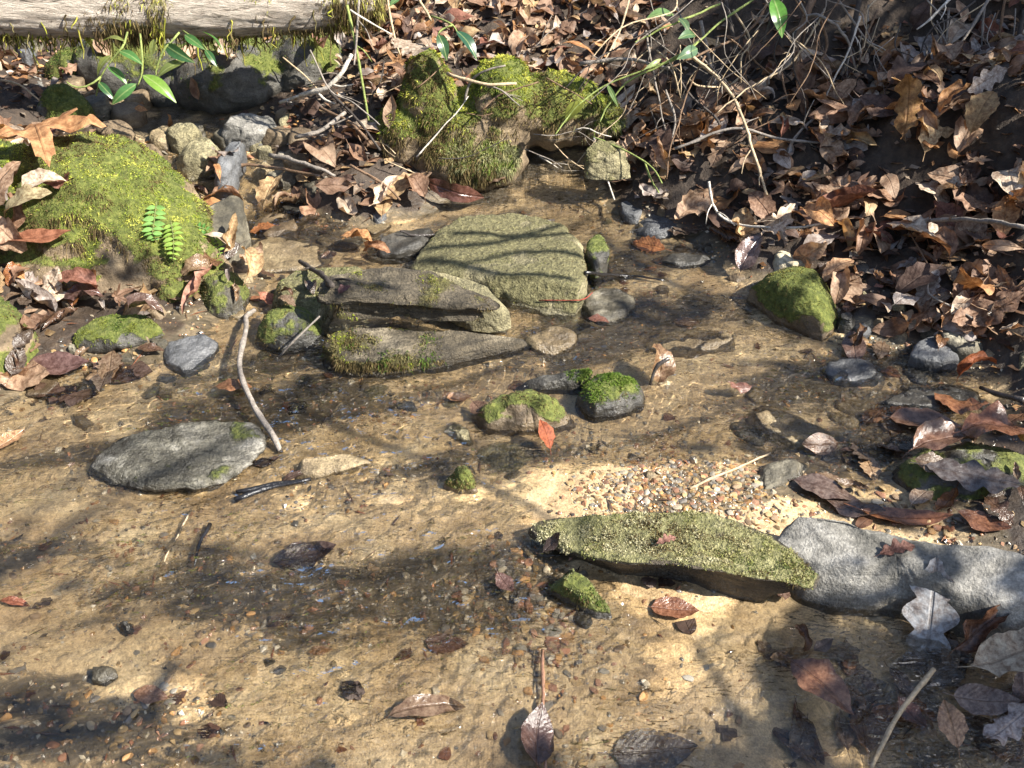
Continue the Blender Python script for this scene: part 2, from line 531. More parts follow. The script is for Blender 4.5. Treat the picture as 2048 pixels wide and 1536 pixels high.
# ------------------------------------------------------------------ water
wx = axis(-.95, 1.02, .0037, -3, 3, 1.25)
wy = axis(.62, 1.86, .0037, -3, 4, 1.25)
WX, WY = np.meshgrid(wx, wy)
Q = np.stack([WX.ravel(), WY.ravel(), np.zeros(WX.size)], 1)
fl = Q @ np.array([[.94, -.34, 0], [.34, .94, 0], [0, 0, 1]])
amp = .00030 + .0016 * np.clip(fbm(Q * 2.6 + 4, 3) * 1.5 + .1, 0, 1) + .002 * sstep(1.85, 1.98, WY.ravel())
for (cx, cy, rad, a_) in [(1100, 675, .10, .0035), (1450, 690, .12, .0010), (1850, 800, .13, .002), (580, 395, .15, .004), (540, 440, .12, .003), (620, 850, .25, .0010), (1350, 800, .10, .0007), (250, 830, .2, .001), (700, 1250, .25, .0008)]:
    q = at_w(cx, cy)
    amp += a_ * np.exp(-((Q[:, 0] - q[0]) ** 2 + (Q[:, 1] - q[1]) ** 2) / rad ** 2)
hgt = fbm(fl * [18, 34, 1], 2) * 1.0 + ridged(fl * [22, 34, 1] + 3, 2) * .35 + fbm(fl * [45, 62, 1], 1) * .40
wake = np.zeros(len(Q))
for (cx, cy, rad, a_, lam) in [(340,915,.11,.0007,.016),(925,985,.02,.0006,.014),(1050,850,.05,.0007,.015),(1220,815,.045,.0007,.015),(562,906,.004,.0007,.013),(640,930,.05,.0006,.015),(1080,1170,.04,.0006,.014),
        (1095,915,.01,.0006,.013),(1310,785,.012,.0007,.013),(1600,650,.05,.0007,.016),(850,740,.12,.0006,.017),(375,710,.04,.0006,.015),(1700,740,.04,.0006,.015),(600,1120,.03,.0006,.014),(550,975,.05,.0005,.014),(1880,800,.06,.0009,.016),(1200,610,.04,.0006,.015)]:
    q = at_w(cx, cy)
    dq = np.hypot(Q[:, 0] - q[0], (Q[:, 1] - q[1]) * 1.15) + fbm(Q * 14 + cx, 2) * .012
    down = .35 + .65 * sstep(.6, -.6, ((Q[:, 1] - q[1]) * .8 - (Q[:, 0] - q[0]) * .35) / np.maximum(dq, .01))
    wake += a_ * np.cos((dq - rad) * 2 * math.pi / lam) * np.exp(-np.clip(dq - rad, 0, 9) / .045) * (dq > rad * .7) * down
WZ = W(np.minimum(WY, 2.8)).ravel() + 3.6 * amp * hgt + wake * 1.6
bedz = GZ.reshape(len(gy), len(gx))
ii = np.clip(np.searchsorted(gx, Q[:, 0]) - 1, 0, len(gx) - 2)
jj = np.clip(np.searchsorted(gy, Q[:, 1]) - 1, 0, len(gy) - 2)
fx = (Q[:, 0] - gx[ii]) / (gx[ii + 1] - gx[ii])
fy = (Q[:, 1] - gy[jj]) / (gy[jj + 1] - gy[jj])
bz = (bedz[jj, ii] * (1 - fx) + bedz[jj, ii + 1] * fx) * (1 - fy) + (bedz[jj + 1, ii] * (1 - fx) + bedz[jj + 1, ii + 1] * fx) * fy
chop_a = np.clip(.24 + 1.4 * np.clip(fbm(fl * [3.2, 6, 1] + 11, 3) * 1.8, -.2, 1) + amp * 260, .08, 2.4)
deep = .85 * sstep(.0005, .005, WZ - bz)
M = MT('clear_shallow_water')
ge = M.n('NewGeometry')
wv_ = M.n('TexCoord').outputs['Object']
wmp = M.n('Mapping', None, Vector=wv_, Rotation=(0, 0, -0.35), Scale=(1, 1.9, 1)).outputs[0]
wh = M.math('ADD', M.noise(wmp, 30, 2, 0.5, 1.0), M.math('MULTIPLY', M.noise(wmp, 78, 1, 0.5, 0.5), 0.4))
chop = M.attr('chop').outputs['Fac']
wb = M.n('Bump', None, Strength=1.0, Distance=0.036, Height=M.math('MULTIPLY', wh, chop)).outputs[0]
cs = M.math('ABSOLUTE', M.n('VectorMath', {'operation': 'DOT_PRODUCT'}, _0=wb, _1=ge.outputs['Incoming']).outputs['Value'])
fr = M.math('ADD', M.math('MULTIPLY', M.math('POWER', M.math('SUBTRACT', 1.0, cs), 4.0), 0.96), 0.036)
tr = M.n('BsdfTransparent', None, Color=(0.97, 0.95, 0.90))
rf = M.n('BsdfRefraction', None, IOR=1.333, Roughness=0.0, Color=(0.97, 0.95, 0.90))
gl = M.n('BsdfGlossy', None, Roughness=0.025, Normal=wb)
m0 = M.n('MixShader', None, Fac=M.attr('deep').outputs['Fac'])
M.t.links.new(tr.outputs[0], m0.inputs[1])
M.t.links.new(rf.outputs[0], m0.inputs[2])
mx = M.n('MixShader', None, Fac=fr)
M.t.links.new(m0.outputs[0], mx.inputs[1])
M.t.links.new(gl.outputs[0], mx.inputs[2])
WATER_MAT = M.out(mx.outputs[0])
wme = mesh_np('water', np.stack([WX.ravel(), WY.ravel(), WZ], 1), grid_faces(len(wy), len(wx)), [WATER_MAT], attrs={'deep': deep, 'chop': chop_a})
water = tag(link('stream_water', wme), kind='structure')

# ------------------------------------------------------------------ rocks
R_GREY = rock_mat('wet_grey_schist', (0.045, 0.039, 0.026), (0.12, 0.104, 0.070), (0.30, 0.272, 0.20), strata=.6, sdir=(1, 2, 7))
R_LEDGE = rock_mat('ledge_stone', (0.045, 0.034, 0.022), (0.10, 0.078, 0.05), (0.18, 0.145, 0.095), strata=.6, speck=.5, bump=.8, mossc=((0.19, 0.18, 0.075), (0.34, 0.315, 0.16)))
R_SHEEN = rock_mat('wet_schist_painted_sheen', (0.055, 0.05, 0.036), (0.17, 0.158, 0.12), (0.50, 0.475, 0.41), strata=.7, sdir=(1, 3, 8), rough=.5, speck=.6, bump=.9)  # layered stone; the palest tone imitates the wet sheen
R_STACK = rock_mat('brown_ridged_stone', (0.05, 0.04, 0.025), (0.115, 0.092, 0.058), (0.24, 0.20, 0.135), strata=.75, sdir=(1, 3, 9), speck=.6, bump=.9, mossc=((0.10, 0.09, 0.03), (0.19, 0.17, 0.06)))
R_OLIVE = rock_mat('olive_crusted_stone', (0.13, 0.115, 0.06), (0.23, 0.20, 0.11), (0.34, 0.30, 0.175), speck=.7, bump=.8, mossc=((0.15, 0.135, 0.062), (0.27, 0.245, 0.12)))
R_PALE = rock_mat('pale_gneiss', (0.10, 0.095, 0.08), (0.225, 0.212, 0.185), (0.37, 0.35, 0.31), strata=.45, sdir=(1, 5, 5), speck=.42, bump=.5)
R_BROWN = rock_mat('brown_stone', (0.10, 0.07, 0.04), (0.20, 0.145, 0.085), (0.31, 0.235, 0.14), strata=.3)
R_DARK = rock_mat('dark_slate', (0.030, 0.028, 0.023), (0.07, 0.065, 0.054), (0.135, 0.125, 0.105), strata=.3, rough=.6)
R_BLUE = rock_mat('blue_slate', (0.055, 0.057, 0.06), (0.105, 0.108, 0.112), (0.18, 0.182, 0.185), rough=.6)
R_CREAM = rock_mat('cream_quartz_stone', (0.30, 0.25, 0.16), (0.46, 0.40, 0.27), (0.58, 0.53, 0.40), speck=.4)
R_SAND = rock_mat('sand_coated_stone', (0.16, 0.12, 0.07), (0.27, 0.205, 0.115), (0.38, 0.30, 0.17), speck=.6)
MOSS_MAT = col_mat('moss_fronds', 0.75, 0.2, 0.3)

G1, G2, G3 = (0.24, 0.275, 0.03), (0.36, 0.37, 0.05), (0.48, 0.45, 0.09)        # live moss
GD = [(0.045, 0.085, 0.014), (0.075, 0.12, 0.02), (0.12, 0.16, 0.03)]           # darker moss
GB = [(0.10, 0.075, 0.028), (0.16, 0.12, 0.05), (0.075, 0.05, 0.022)]           # old, brown moss

def moss_fronds(V, F, wgt, n, length, width, pal, brown=.15, droop=.5, up=.35, parent=None, name='moss', origin=(0, 0, 0), seed=0, pal2=None):
    """thousands of small curved fronds rooted on the faces of a stone; wgt = density per vertex"""
    r = np.random.default_rng(seed)
    T = np.concatenate([F[:, [0, 1, 2]], F[:, [0, 2, 3]]]) if F.shape[1] == 4 else F
    A, B, C = V[T[:, 0]], V[T[:, 1]], V[T[:, 2]]
    nr = np.cross(B - A, C - A)
    ar = np.linalg.norm(nr, axis=1)
    nr = nr / np.maximum(ar, 1e-12)[:, None]
    wt = ar * np.maximum(wgt[T].mean(1), 0)
    if wt.sum() <= 0:
        return None
    k = r.choice(len(T), n, p=wt / wt.sum())
    u, v = r.random(n), r.random(n)
    s = u + v > 1
    u[s], v[s] = 1 - u[s], 1 - v[s]
    P = A[k] + (B[k] - A[k]) * u[:, None] + (C[k] - A[k]) * v[:, None]
    Nn = nr[k]
    cl = fbm((P + np.asarray(origin)) * 55, 3)                         # cushions
    L = .72 * length * (0.5 + 0.7 * r.random(n)) * np.clip(1 + 1.5 * cl, .25, 2.2)
    d = Nn * .8 + r.normal(size=(n, 3)) * .55
    d[:, 2] += up
    steep = 1 - np.clip(Nn[:, 2], 0, 1)
    d[:, 2] -= droop * steep * 1.6
    d /= np.linalg.norm(d, axis=1)[:, None]
    sd_ = np.cross(d, r.normal(size=(n, 3)))
    sd_ /= np.linalg.norm(sd_, axis=1)[:, None]
    Wd = width * (0.6 + .8 * r.random(n))
    bend = r.normal(size=(n, 3)) * .25
    bend[:, 2] -= .35 + droop * steep
    P = P - Nn * .0012
    mid = P + d * (L * .5)[:, None]
    tip = P + (d + bend * .6) * L[:, None]
    h = (sd_ * (Wd * .5)[:, None])
    VV = np.stack([P - h * .6, P + h * .6, mid + h, mid - h, tip], 1).reshape(-1, 3)
    b5 = np.arange(n)[:, None] * 5
    Fq = b5 + np.array([0, 1, 2, 3])
    Ft = b5 + np.array([3, 2, 4])
    pal = np.array(pal)
    patch = fbm((P + np.asarray(origin)) * 14 + 2, 3) * 1.2 + cl * .9 + r.normal(size=n) * .07 + .5  # cushion tops coloured brighter and gaps darker, imitating light on the moss
    idx = np.clip((patch * len(pal)).astype(int), 0, len(pal) - 1)
    c = pal[idx]
    bp = (fbm((P + np.asarray(origin)) * 9 + 31, 3) * 1.1 + r.normal(size=n) * .18 + .5) < brown + .45 * steep * (brown > 0)
    c = np.where(bp[:, None], np.array(GB)[r.integers(0, 3, n)], c)
    c = c * 1.15 * (0.72 + .5 * r.random(n))[:, None]
    cols = np.repeat(c, 5, 0)
    me = mesh_np(name, VV, [Fq, Ft], [MOSS_MAT], smooth=True, cols=cols)
    o = link(name, me, parent)
    o['kind'] = 'stuff'
    return o

def outline_rock(pts, h, depth=.05, dome=0.0, p=2.0, rough=.004, seed=0, under=0.0, edge=.012, strata=0.0, nth=132, lump=.0, facets=7, flare=.08, q=1.0):
    """pts: outline in the picture at height h (number or one per point) above the water.
    dome=0: a slab whose top is that outline; dome>0: the outline is the foot and dome the height."""
    hs = h if isinstance(h, (list, tuple)) else [h] * len(pts)
    Pn = np.array([at_w(x, y, hh) for (x, y), hh in zip(pts, hs)])
    ctr = Pn.mean(0)
    L = []
    m = len(Pn)
    for i in range(m):                                   # rounded corners: Catmull-Rom pulled towards straight
        a, b_, c_, d_ = Pn[i - 1], Pn[i], Pn[(i + 1) % m], Pn[(i + 2) % m]
        for t in np.linspace(0, 1, 24, endpoint=False):
            cr = .5 * (2 * b_ + (c_ - a) * t + (2 * a - 5 * b_ + 4 * c_ - d_) * t * t + (3 * b_ - a - 3 * c_ + d_) * t ** 3)
            L.append(.6 * cr + .4 * (b_ * (1 - t) + c_ * t))
    L = np.array(L)
    ang = np.arctan2(L[:, 1] - ctr[1], L[:, 0] - ctr[0])
    rad = np.hypot(L[:, 0] - ctr[0], L[:, 1] - ctr[1])
    o = np.argsort(ang)
    th = np.linspace(-math.pi, math.pi, nth, endpoint=False)
    R = np.interp(th, ang[o], rad[o], period=2 * math.pi)
    Z = np.interp(th, ang[o], L[o, 2], period=2 * math.pi)
    dirs = np.stack([np.cos(th), np.sin(th)], 1)
    qd = np.stack([dirs[:, 0] * 3, dirs[:, 1] * 3, np.full(nth, seed * 3.7)], 1)
    R = R * (1 + .06 * fbm(qd * 1.6, 4))
    rings = []
    zb = float(W(ctr[1])) - depth
    if dome > 0:
        for s in np.sqrt(np.linspace(0.0004, 1, int(34 * q))):
            z = Z + dome * (1 - s ** p) ** .75
            rings.append(np.column_stack([ctr[:2] + dirs * (R * s)[:, None], z]))
        for t in (.35, .7, 1.0):
            rings.append(np.column_stack([ctr[:2] + dirs * (R * (1 + .05 * t))[:, None], Z * (1 - t) + zb * t]))
    else:
        zc = Z.mean()
        for s in np.linspace(0.02, 1, int(26 * q)):
            k = s ** 1.6
            z = zc * (1 - k) + Z * k
            e = np.clip((s - (1 - edge / R)) / (edge / R), 0, 1)
            z = z - edge * .6 * e ** 2
            rings.append(np.column_stack([ctr[:2] + dirs * (R * s)[:, None], z]))
        for t in np.linspace(.05, 1, int(16 * q)):
            zz = (Z - edge * .6) * (1 - t) + zb * t
            rr = R * (1 + flare * t * (1 - under * 3) ) - under * np.sin(min(t * 2.0, 1) * math.pi * .5)
            rr = np.maximum(rr, R * .3)
            rings.append(np.column_stack([ctr[:2] + dirs * rr[:, None], zz]))
    n_r = len(rings)
    V = np.concatenate(rings)
    F = grid_faces(n_r, nth, True)
    F = np.concatenate([F, ])
    cap = len(V)
    V = np.vstack([V, rings[0].mean(0)])
    T = np.array([[cap, (i + 1) % nth, i] for i in range(nth)])
    Fq = F[:, ::-1].copy()
    N = vnormals(V, [Fq, T[:, ::-1]])
    s0 = seed * 11.3
    fr_ = np.random.default_rng(seed + 500)
    Rm = R.mean()
    hz = max(V[:, 2].max() - max(zb, V[:, 2].max() - .09), .01)
    ct = np.array([ctr[0], ctr[1], V[:, 2].max() - hz * .5])
    scl = np.array([np.ptp(V[:, 0]) * .5, np.ptp(V[:, 1]) * .5, hz * .5])
    ct[:2] = (V[:, :2].max(0) + V[:, :2].min(0)) / 2
    for _ in range(facets):
        dd = fr_.normal(size=3) * [1, 1, .8]
        dd[2] = abs(dd[2]) * .9
        dd /= np.linalg.norm(dd)
        U = (V - ct) / scl
        k = U @ dd
        lim = np.quantile(k[V[:, 2] > ct[2] - hz], fr_.uniform(*((.94, .99) if Rm > .024 else (.82, .96))))
        V = V - np.outer(np.maximum(k - lim, 0) * .92, dd) * scl
    N = vnormals(V, [Fq, T[:, ::-1]])
    big = fbm(V * 13 + s0, 3)
    d = rough * 1.6 * big + rough * .9 * fbm(V * 45 + s0, 4) + lump * ridged(V * 22 + s0, 3)
    if strata:
        side = 1 - np.abs(N[:, 2])
        d += strata * side * fbm(np.column_stack([V[:, 0] * 6, V[:, 1] * 6, V[:, 2] * 110 + big * 2]) + s0, 3)
        d += strata * .7 * (np.floor(fbm(V * [8, 12, 20] + s0, 3) * 6) / 6)
    V = V + N * d[:, None]
    return V, Fq, T[:, ::-1].copy(), ctr, zb

def rock_attrs(V, wetk=1.0, moss=None, wetmin=0.0, reach=.02):
    hh = V[:, 2] - W(np.minimum(V[:, 1], 2.6))
    wet = np.exp(-np.clip(hh + fbm(V * 30, 3) * .012, 0, 1) / reach) * wetk
    return {'wet': np.clip(np.maximum(wet, wetmin), 0, 1), 'moss': moss if moss is not None else np.zeros(len(V))}

def put_rock(name, label, cat, geo, mat, wetk=1.0, wetmin=0.0, reach=.02, moss=None, fr=None, group=None):
    """geo from outline_rock; moss: dict(n, length, width, pal, ...) or None"""
    V, Fq, T, ctr, zb = geo
    org = np.array([ctr[0], ctr[1], zb])
    mv = None
    if moss:
        N = vnormals(V, [Fq, T])
        nz = fbm(V * moss.get('fq', 14) + moss.get('seed', 1) * 5.1, 4)
        mv = sstep(-.25, .25, nz + moss.get('bias', .1) + (N[:, 2] - .5) * moss.get('top', .4))
        mv *= sstep(.002, .012, V[:, 2] - W(V[:, 1]))
        if 'fn' in moss:
            mv *= moss['fn'](V, N)
    at = rock_attrs(V, wetk, mv, wetmin, reach)
    if moss and moss.get('n', 0):
        root = empty(name, org)
        me = mesh_np('stone', V - org, [Fq, T], [mat], attrs=at)
        link('stone', me, root)
        moss_fronds(V - org, Fq, mv ** .9, moss['n'], moss.get('len', .008), moss.get('wid', .0016), moss['pal'], moss.get('brown', .15),
                    parent=root, origin=org, seed=moss.get('seed', 1), droop=moss.get('droop', .5))
        o = root
    else:
        me = mesh_np(name, V - org, [Fq, T], [mat], attrs=at)
        o = link(name, me, loc=org)
    tag(o, label, cat, group)
    add_bvh(V, [Fq[:, [0, 1, 2]], Fq[:, [0, 2, 3]], T])
    return o
# ------------------------------------------------------------------ the stones one can pick out
LIVE, DARKG, MIXG = [G1, G2, G3], GD, [GD[1], GD[2], G1, G2]
OLV = [(0.12, 0.105, 0.045), (0.19, 0.165, 0.07), (0.26, 0.235, 0.11), (0.15, 0.15, 0.05)]
PALEM = [(0.20, 0.20, 0.10), (0.28, 0.27, 0.13), (0.16, 0.18, 0.06)]

put_rock('flat_rock', 'broad flat olive slab with streaked shade lying across the stream', 'rock',
    outline_rock([(925,428),(1040,420),(1120,440),(1162,478),(1170,530),(1150,572),(1080,566),(1000,556),(900,545),(822,522),(850,482),(880,450)],
                 [.035,.03,.035,.045,.055,.06,.055,.045,.035,.025,.025,.03], depth=.05, rough=.0035, seed=2, edge=.018, strata=.003, nth=200, facets=3),
    R_OLIVE, .6, reach=.01, moss=dict(n=5000, len=.0035, wid=.002, pal=OLV, bias=.15, top=.2, seed=2, brown=.25))
put_rock('stacked_rock', 'long ridged grey-olive stone stacked on a mossy stone mid stream', 'rock',
    outline_rock([(650,550),(740,533),(848,528),(905,555),(990,592),(996,612),(930,612),(850,606),(760,598),(690,596),(642,600),(632,578)],
                 [.105,.11,.115,.10,.085,.08,.085,.09,.095,.095,.09,.10], depth=-.05, rough=.004, seed=4, edge=.014, strata=.004, nth=200, facets=5, under=.03, flare=.0),
    R_STACK, .3, moss=dict(n=3500, len=.006, wid=.0015, pal=OLV + [G1], bias=-.2, top=-.1, seed=4, brown=.3))
put_rock('stacked_rock', 'tapering wet stone with fringe of moss under the ridged stone', 'rock',
    outline_rock([(650,676),(665,658),(740,648),(830,650),(920,658),(1000,668),(1062,682),(1040,694),(950,702),(860,708),(760,706),(680,696)],
                 [.042,.046,.046,.046,.038,.026,.010,.008,.016,.03,.04,.042], depth=.04, rough=.004, seed=5, edge=.016, strata=.003, nth=200, facets=3),
    R_STACK, .9, reach=.012, moss=dict(n=7000, len=.009, wid=.0015, pal=[G1, OLV[0], OLV[1], GD[1]], bias=.02, top=-.35, seed=6, brown=.35,
        fn=lambda V, N: sstep(-.10, -.2, V[:, 0])))
put_rock('flat_rock', 'pale moss-frosted flat stone beside the stacked stones', 'rock',
    outline_rock([(545,570),(600,535),(680,522),(730,532),(670,556),(645,600),(605,628),(555,612)], [.045,.045,.05,.05,.05,.05,.045,.04], seed=7, edge=.012, rough=.004),
    R_OLIVE, .4, moss=dict(n=5000, len=.005, wid=.0015, pal=PALEM, bias=.25, seed=8, brown=.1))
put_rock('flat_rock', 'thin pale slab wedged between stacked stones and flat slab', 'rock',
    outline_rock([(830,540),(880,533),(950,560),(1015,598),(1000,615),(940,605),(880,575)], [.07,.075,.065,.055,.05,.055,.06], depth=-.0, seed=9, rough=.002, edge=.006),
    R_OLIVE, .3)
put_rock('wet_rock', 'big wet grey layered rock with painted silvery sheen in the shallow water', 'rock',
    outline_rock([(150,932),(182,890),(262,862),(400,838),(500,842),(536,870),(520,902),(482,938),(440,962),(330,972),(230,958)],
                 [.016,.020,.020,.016,.011,.007,.008,.013,.017,.019,.020], seed=11, rough=.005, edge=.010, strata=.008, under=.02, nth=220, facets=4),
    R_SHEEN, .9, .45, .02, moss=dict(n=0, pal=[], bias=-.45, seed=3))
put_rock('wet_rock', 'low sandy speckled rock at water level beside black sticks', 'rock',
    outline_rock([(540,948),(600,917),(690,896),(750,900),(756,910),(700,930),(600,957)], [.010,.014,.014,.010,.008,.010,.008], seed=13, rough=.004, edge=.008),
    R_SAND, .8, .3, .01)
put_rock('wet_rock', 'thin dark stone with moss on its raised end', 'rock',
    outline_rock([(1006,764),(1080,748),(1150,732),(1190,738),(1202,758),(1130,768),(1050,775)], [.008,.014,.032,.034,.02,.012,.008], seed=14, rough=.004, edge=.01),
    R_DARK, .8, .3, moss=dict(n=2200, len=.006, wid=.0015, pal=DARKG, bias=.05, seed=12, brown=.2, fn=lambda V, N: sstep(.08, .14, V[:, 0])))
put_rock('mossy_rock', 'small round rock capped with vivid green moss in the current', 'rock',
    outline_rock([(1150,808),(1178,776),(1240,770),(1286,785),(1288,815),(1240,836),(1172,846)], -.004, dome=.038, p=3.0, seed=15, rough=.004),
    R_DARK, .9, .3, moss=dict(n=4500, len=.006, wid=.0015, pal=[(0.06, 0.11, 0.016), (0.09, 0.15, 0.02), (0.13, 0.19, 0.03)], bias=.05, seed=15, brown=.12, top=.5,
        fn=lambda V, N: sstep(.010, .03, V[:, 2] - W(V[:, 1]))))
put_rock('wet_rock', 'lumpy brown wet rock crusted with grit beside the green-capped rock', 'rock',
    outline_rock([(935,848),(985,818),(1060,808),(1130,826),(1156,852),(1080,862),(990,864)], -.004, dome=.042, p=2.2, seed=16, rough=.006, lump=.006),
    R_BROWN, .9, .45, .03, moss=dict(n=2500, len=.004, wid=.0018, pal=[(0.13, 0.10, 0.05), (0.2, 0.16, 0.085), (0.09, 0.08, 0.03)], bias=.1, seed=19, brown=.4))
put_rock('small_rock', 'little pointed moss-tipped rock alone on the bare sand', 'rock',
    outline_rock([(886,984),(908,962),(942,956),(954,984),(925,994)], -.002, dome=.034, p=1.5, seed=17, rough=.004, lump=.004),
    R_BROWN, .8, .2, moss=dict(n=900, len=.005, wid=.0015, pal=PALEM + [(.15, .13, .09)], bias=.15, seed=20, brown=.3))
put_rock('mossy_rock', 'long mossy ledge rock with dark undercut beside the pale rock', 'rock',
    outline_rock([(1052,1056),(1090,1032),(1200,1024),(1330,1018),(1430,1024),(1510,1050),(1575,1088),(1640,1150),(1630,1176),(1560,1158),(1470,1140),(1380,1128),(1300,1122),(1220,1118),(1150,1104),(1090,1084)],
                 [.018,.03,.045,.055,.06,.062,.06,.052,.05,.06,.066,.066,.06,.05,.036,.022], seed=21, rough=.004, edge=.010, under=.06, nth=200, flare=.0, facets=1, strata=.004),
    R_LEDGE, .9, .2, .02, moss=dict(n=20000, len=.0048, wid=.0016, pal=[(.12,.15,.05), (.20,.21,.065), (0.30, 0.285, 0.12), (0.38, 0.345, 0.19), (.42,.39,.24)], bias=-.06, seed=22, brown=.30, top=.8, fq=9))
put_rock('pale_rock', 'large smooth pale grey rock against the mossy ledge rock', 'rock',
    outline_rock([(1478,1052),(1510,994),(1610,996),(1700,1028),(1780,1046),(1900,1066),(2060,1096),(2150,1160),(2160,1230),(2050,1232),(1900,1192),(1790,1165),(1700,1160),(1640,1140),(1570,1100)],
                 [.065,.08,.085,.085,.085,.09,.095,.085,.065,.05,.048,.045,.045,.05,.055], seed=24, rough=.0035, edge=.03, nth=220, flare=.30, facets=3),
    R_PALE, .9, reach=.02)
put_rock('moss_covered_plank', 'narrow moss-covered plank of stone slanting beside the mossy ledge', 'rock',
    outline_rock([(1082,1122),(1108,1113),(1170,1150),(1230,1200),(1234,1226),(1216,1222),(1150,1182),(1100,1146)], [.035,.035,.03,.022,.016,.016,.026,.033], depth=-.0, seed=26, rough=.003, edge=.006),
    R_DARK, .8, .1, moss=dict(n=2200, len=.0042, wid=.0015, pal=[(0.17, 0.18, 0.075), (0.23, 0.23, 0.11), GD[1]], bias=.35, seed=26, brown=.2))
put_rock('mossy_rock', 'rounded dull-mossed rock at the water edge below the leafy bank', 'rock',
    outline_rock([(1492,600),(1530,574),(1600,562),(1660,600),(1676,652),(1640,686),(1590,672),(1535,630)], -.002, dome=.062, p=3.4, seed=28, rough=.005),
    R_BROWN, .8, .2, moss=dict(n=7000, len=.0045, wid=.0014, pal=[(0.10, 0.095, 0.02), (0.15, 0.14, 0.03), (0.075, 0.08, 0.02)], bias=.3, seed=28, brown=.25, top=.5))
put_rock('mossy_rock', 'green-mossed rock on the shore with wet gravel at its foot', 'rock',
    outline_rock([(-140,640),(-40,612),(40,630),(88,690),(66,742),(-20,775),(-140,770)], .01, dome=.075, p=3, seed=30, rough=.006),
    R_BROWN, .7, .1, moss=dict(n=6500, len=.006, wid=.0014, pal=[GD[0], GD[1], GD[2], (.17,.19,.03)], bias=.08, seed=30, brown=.2, top=.5))
put_rock('mossy_rock', 'flat-topped dark green mossy stone below dead leaves on the shore', 'rock',
    outline_rock([(118,662),(180,628),(262,614),(322,628),(332,652),(282,672),(205,686),(150,686)], [.03,.045,.05,.045,.035,.03,.03,.025], seed=31, rough=.005, edge=.02, under=.02),
    R_DARK, .8, .2, moss=dict(n=5000, len=.005, wid=.0014, pal=[GD[0], GD[1], GD[2], (.15,.17,.03)], bias=.08, seed=31, brown=.1, top=.5))
put_rock('mossy_rock', 'small upright mossy stone tucked under the large moss boulder', 'rock',
    outline_rock([(308,600),(345,570),(392,575),(398,605),(352,628),(314,624)], .0, dome=.055, p=3, seed=32, rough=.005),
    R_DARK, .8, .2, moss=dict(n=3000, len=.007, wid=.0014, pal=[GD[1], GD[2], G1], bias=.25, seed=32, brown=.2))
put_rock('wet_rock', 'grey-green wet stone behind the twisted brown leaf', 'rock',
    outline_rock([(402,605),(438,574),(492,578),(502,605),(472,640),(418,640)], -.004, dome=.055, p=3, seed=33, rough=.005),
    R_GREY, .9, .45, moss=dict(n=1500, len=.005, wid=.0014, pal=[GD[2], OLV[2], PALEM[0]], bias=.0, seed=33, brown=.1))
put_rock('wet_rock', 'dark rounded stone at the foot of the stacked stones', 'rock',
    outline_rock([(508,690),(530,656),(580,640),(640,650),(642,692),(570,706)], -.004, dome=.05, p=2.8, seed=34, rough=.004),
    R_DARK, .9, .3, moss=dict(n=1800, len=.005, wid=.0014, pal=DARKG, bias=.0, seed=34, brown=.1))
put_rock('wet_rock', 'rounded blue-grey slate lying flat in the shallows by the shore', 'rock',
    outline_rock([(322,692),(348,668),(398,660),(434,680),(412,720),(370,742),(335,730)], [.012,.014,.013,.010,.006,.005,.008], seed=35, rough=.003, edge=.012), R_BLUE, .8, .5)
put_rock('grey_rock', 'plain grey boulder leaning on the large moss boulder', 'rock',
    outline_rock([(400,410),(440,382),(480,392),(492,440),(482,490),(430,500),(395,470)], [.09,.095,.085,.07,.045,.06,.09], depth=.02, seed=36, rough=.005, edge=.015),
    R_GREY, .6)
SUB = 'stones lying at water level in the stream'
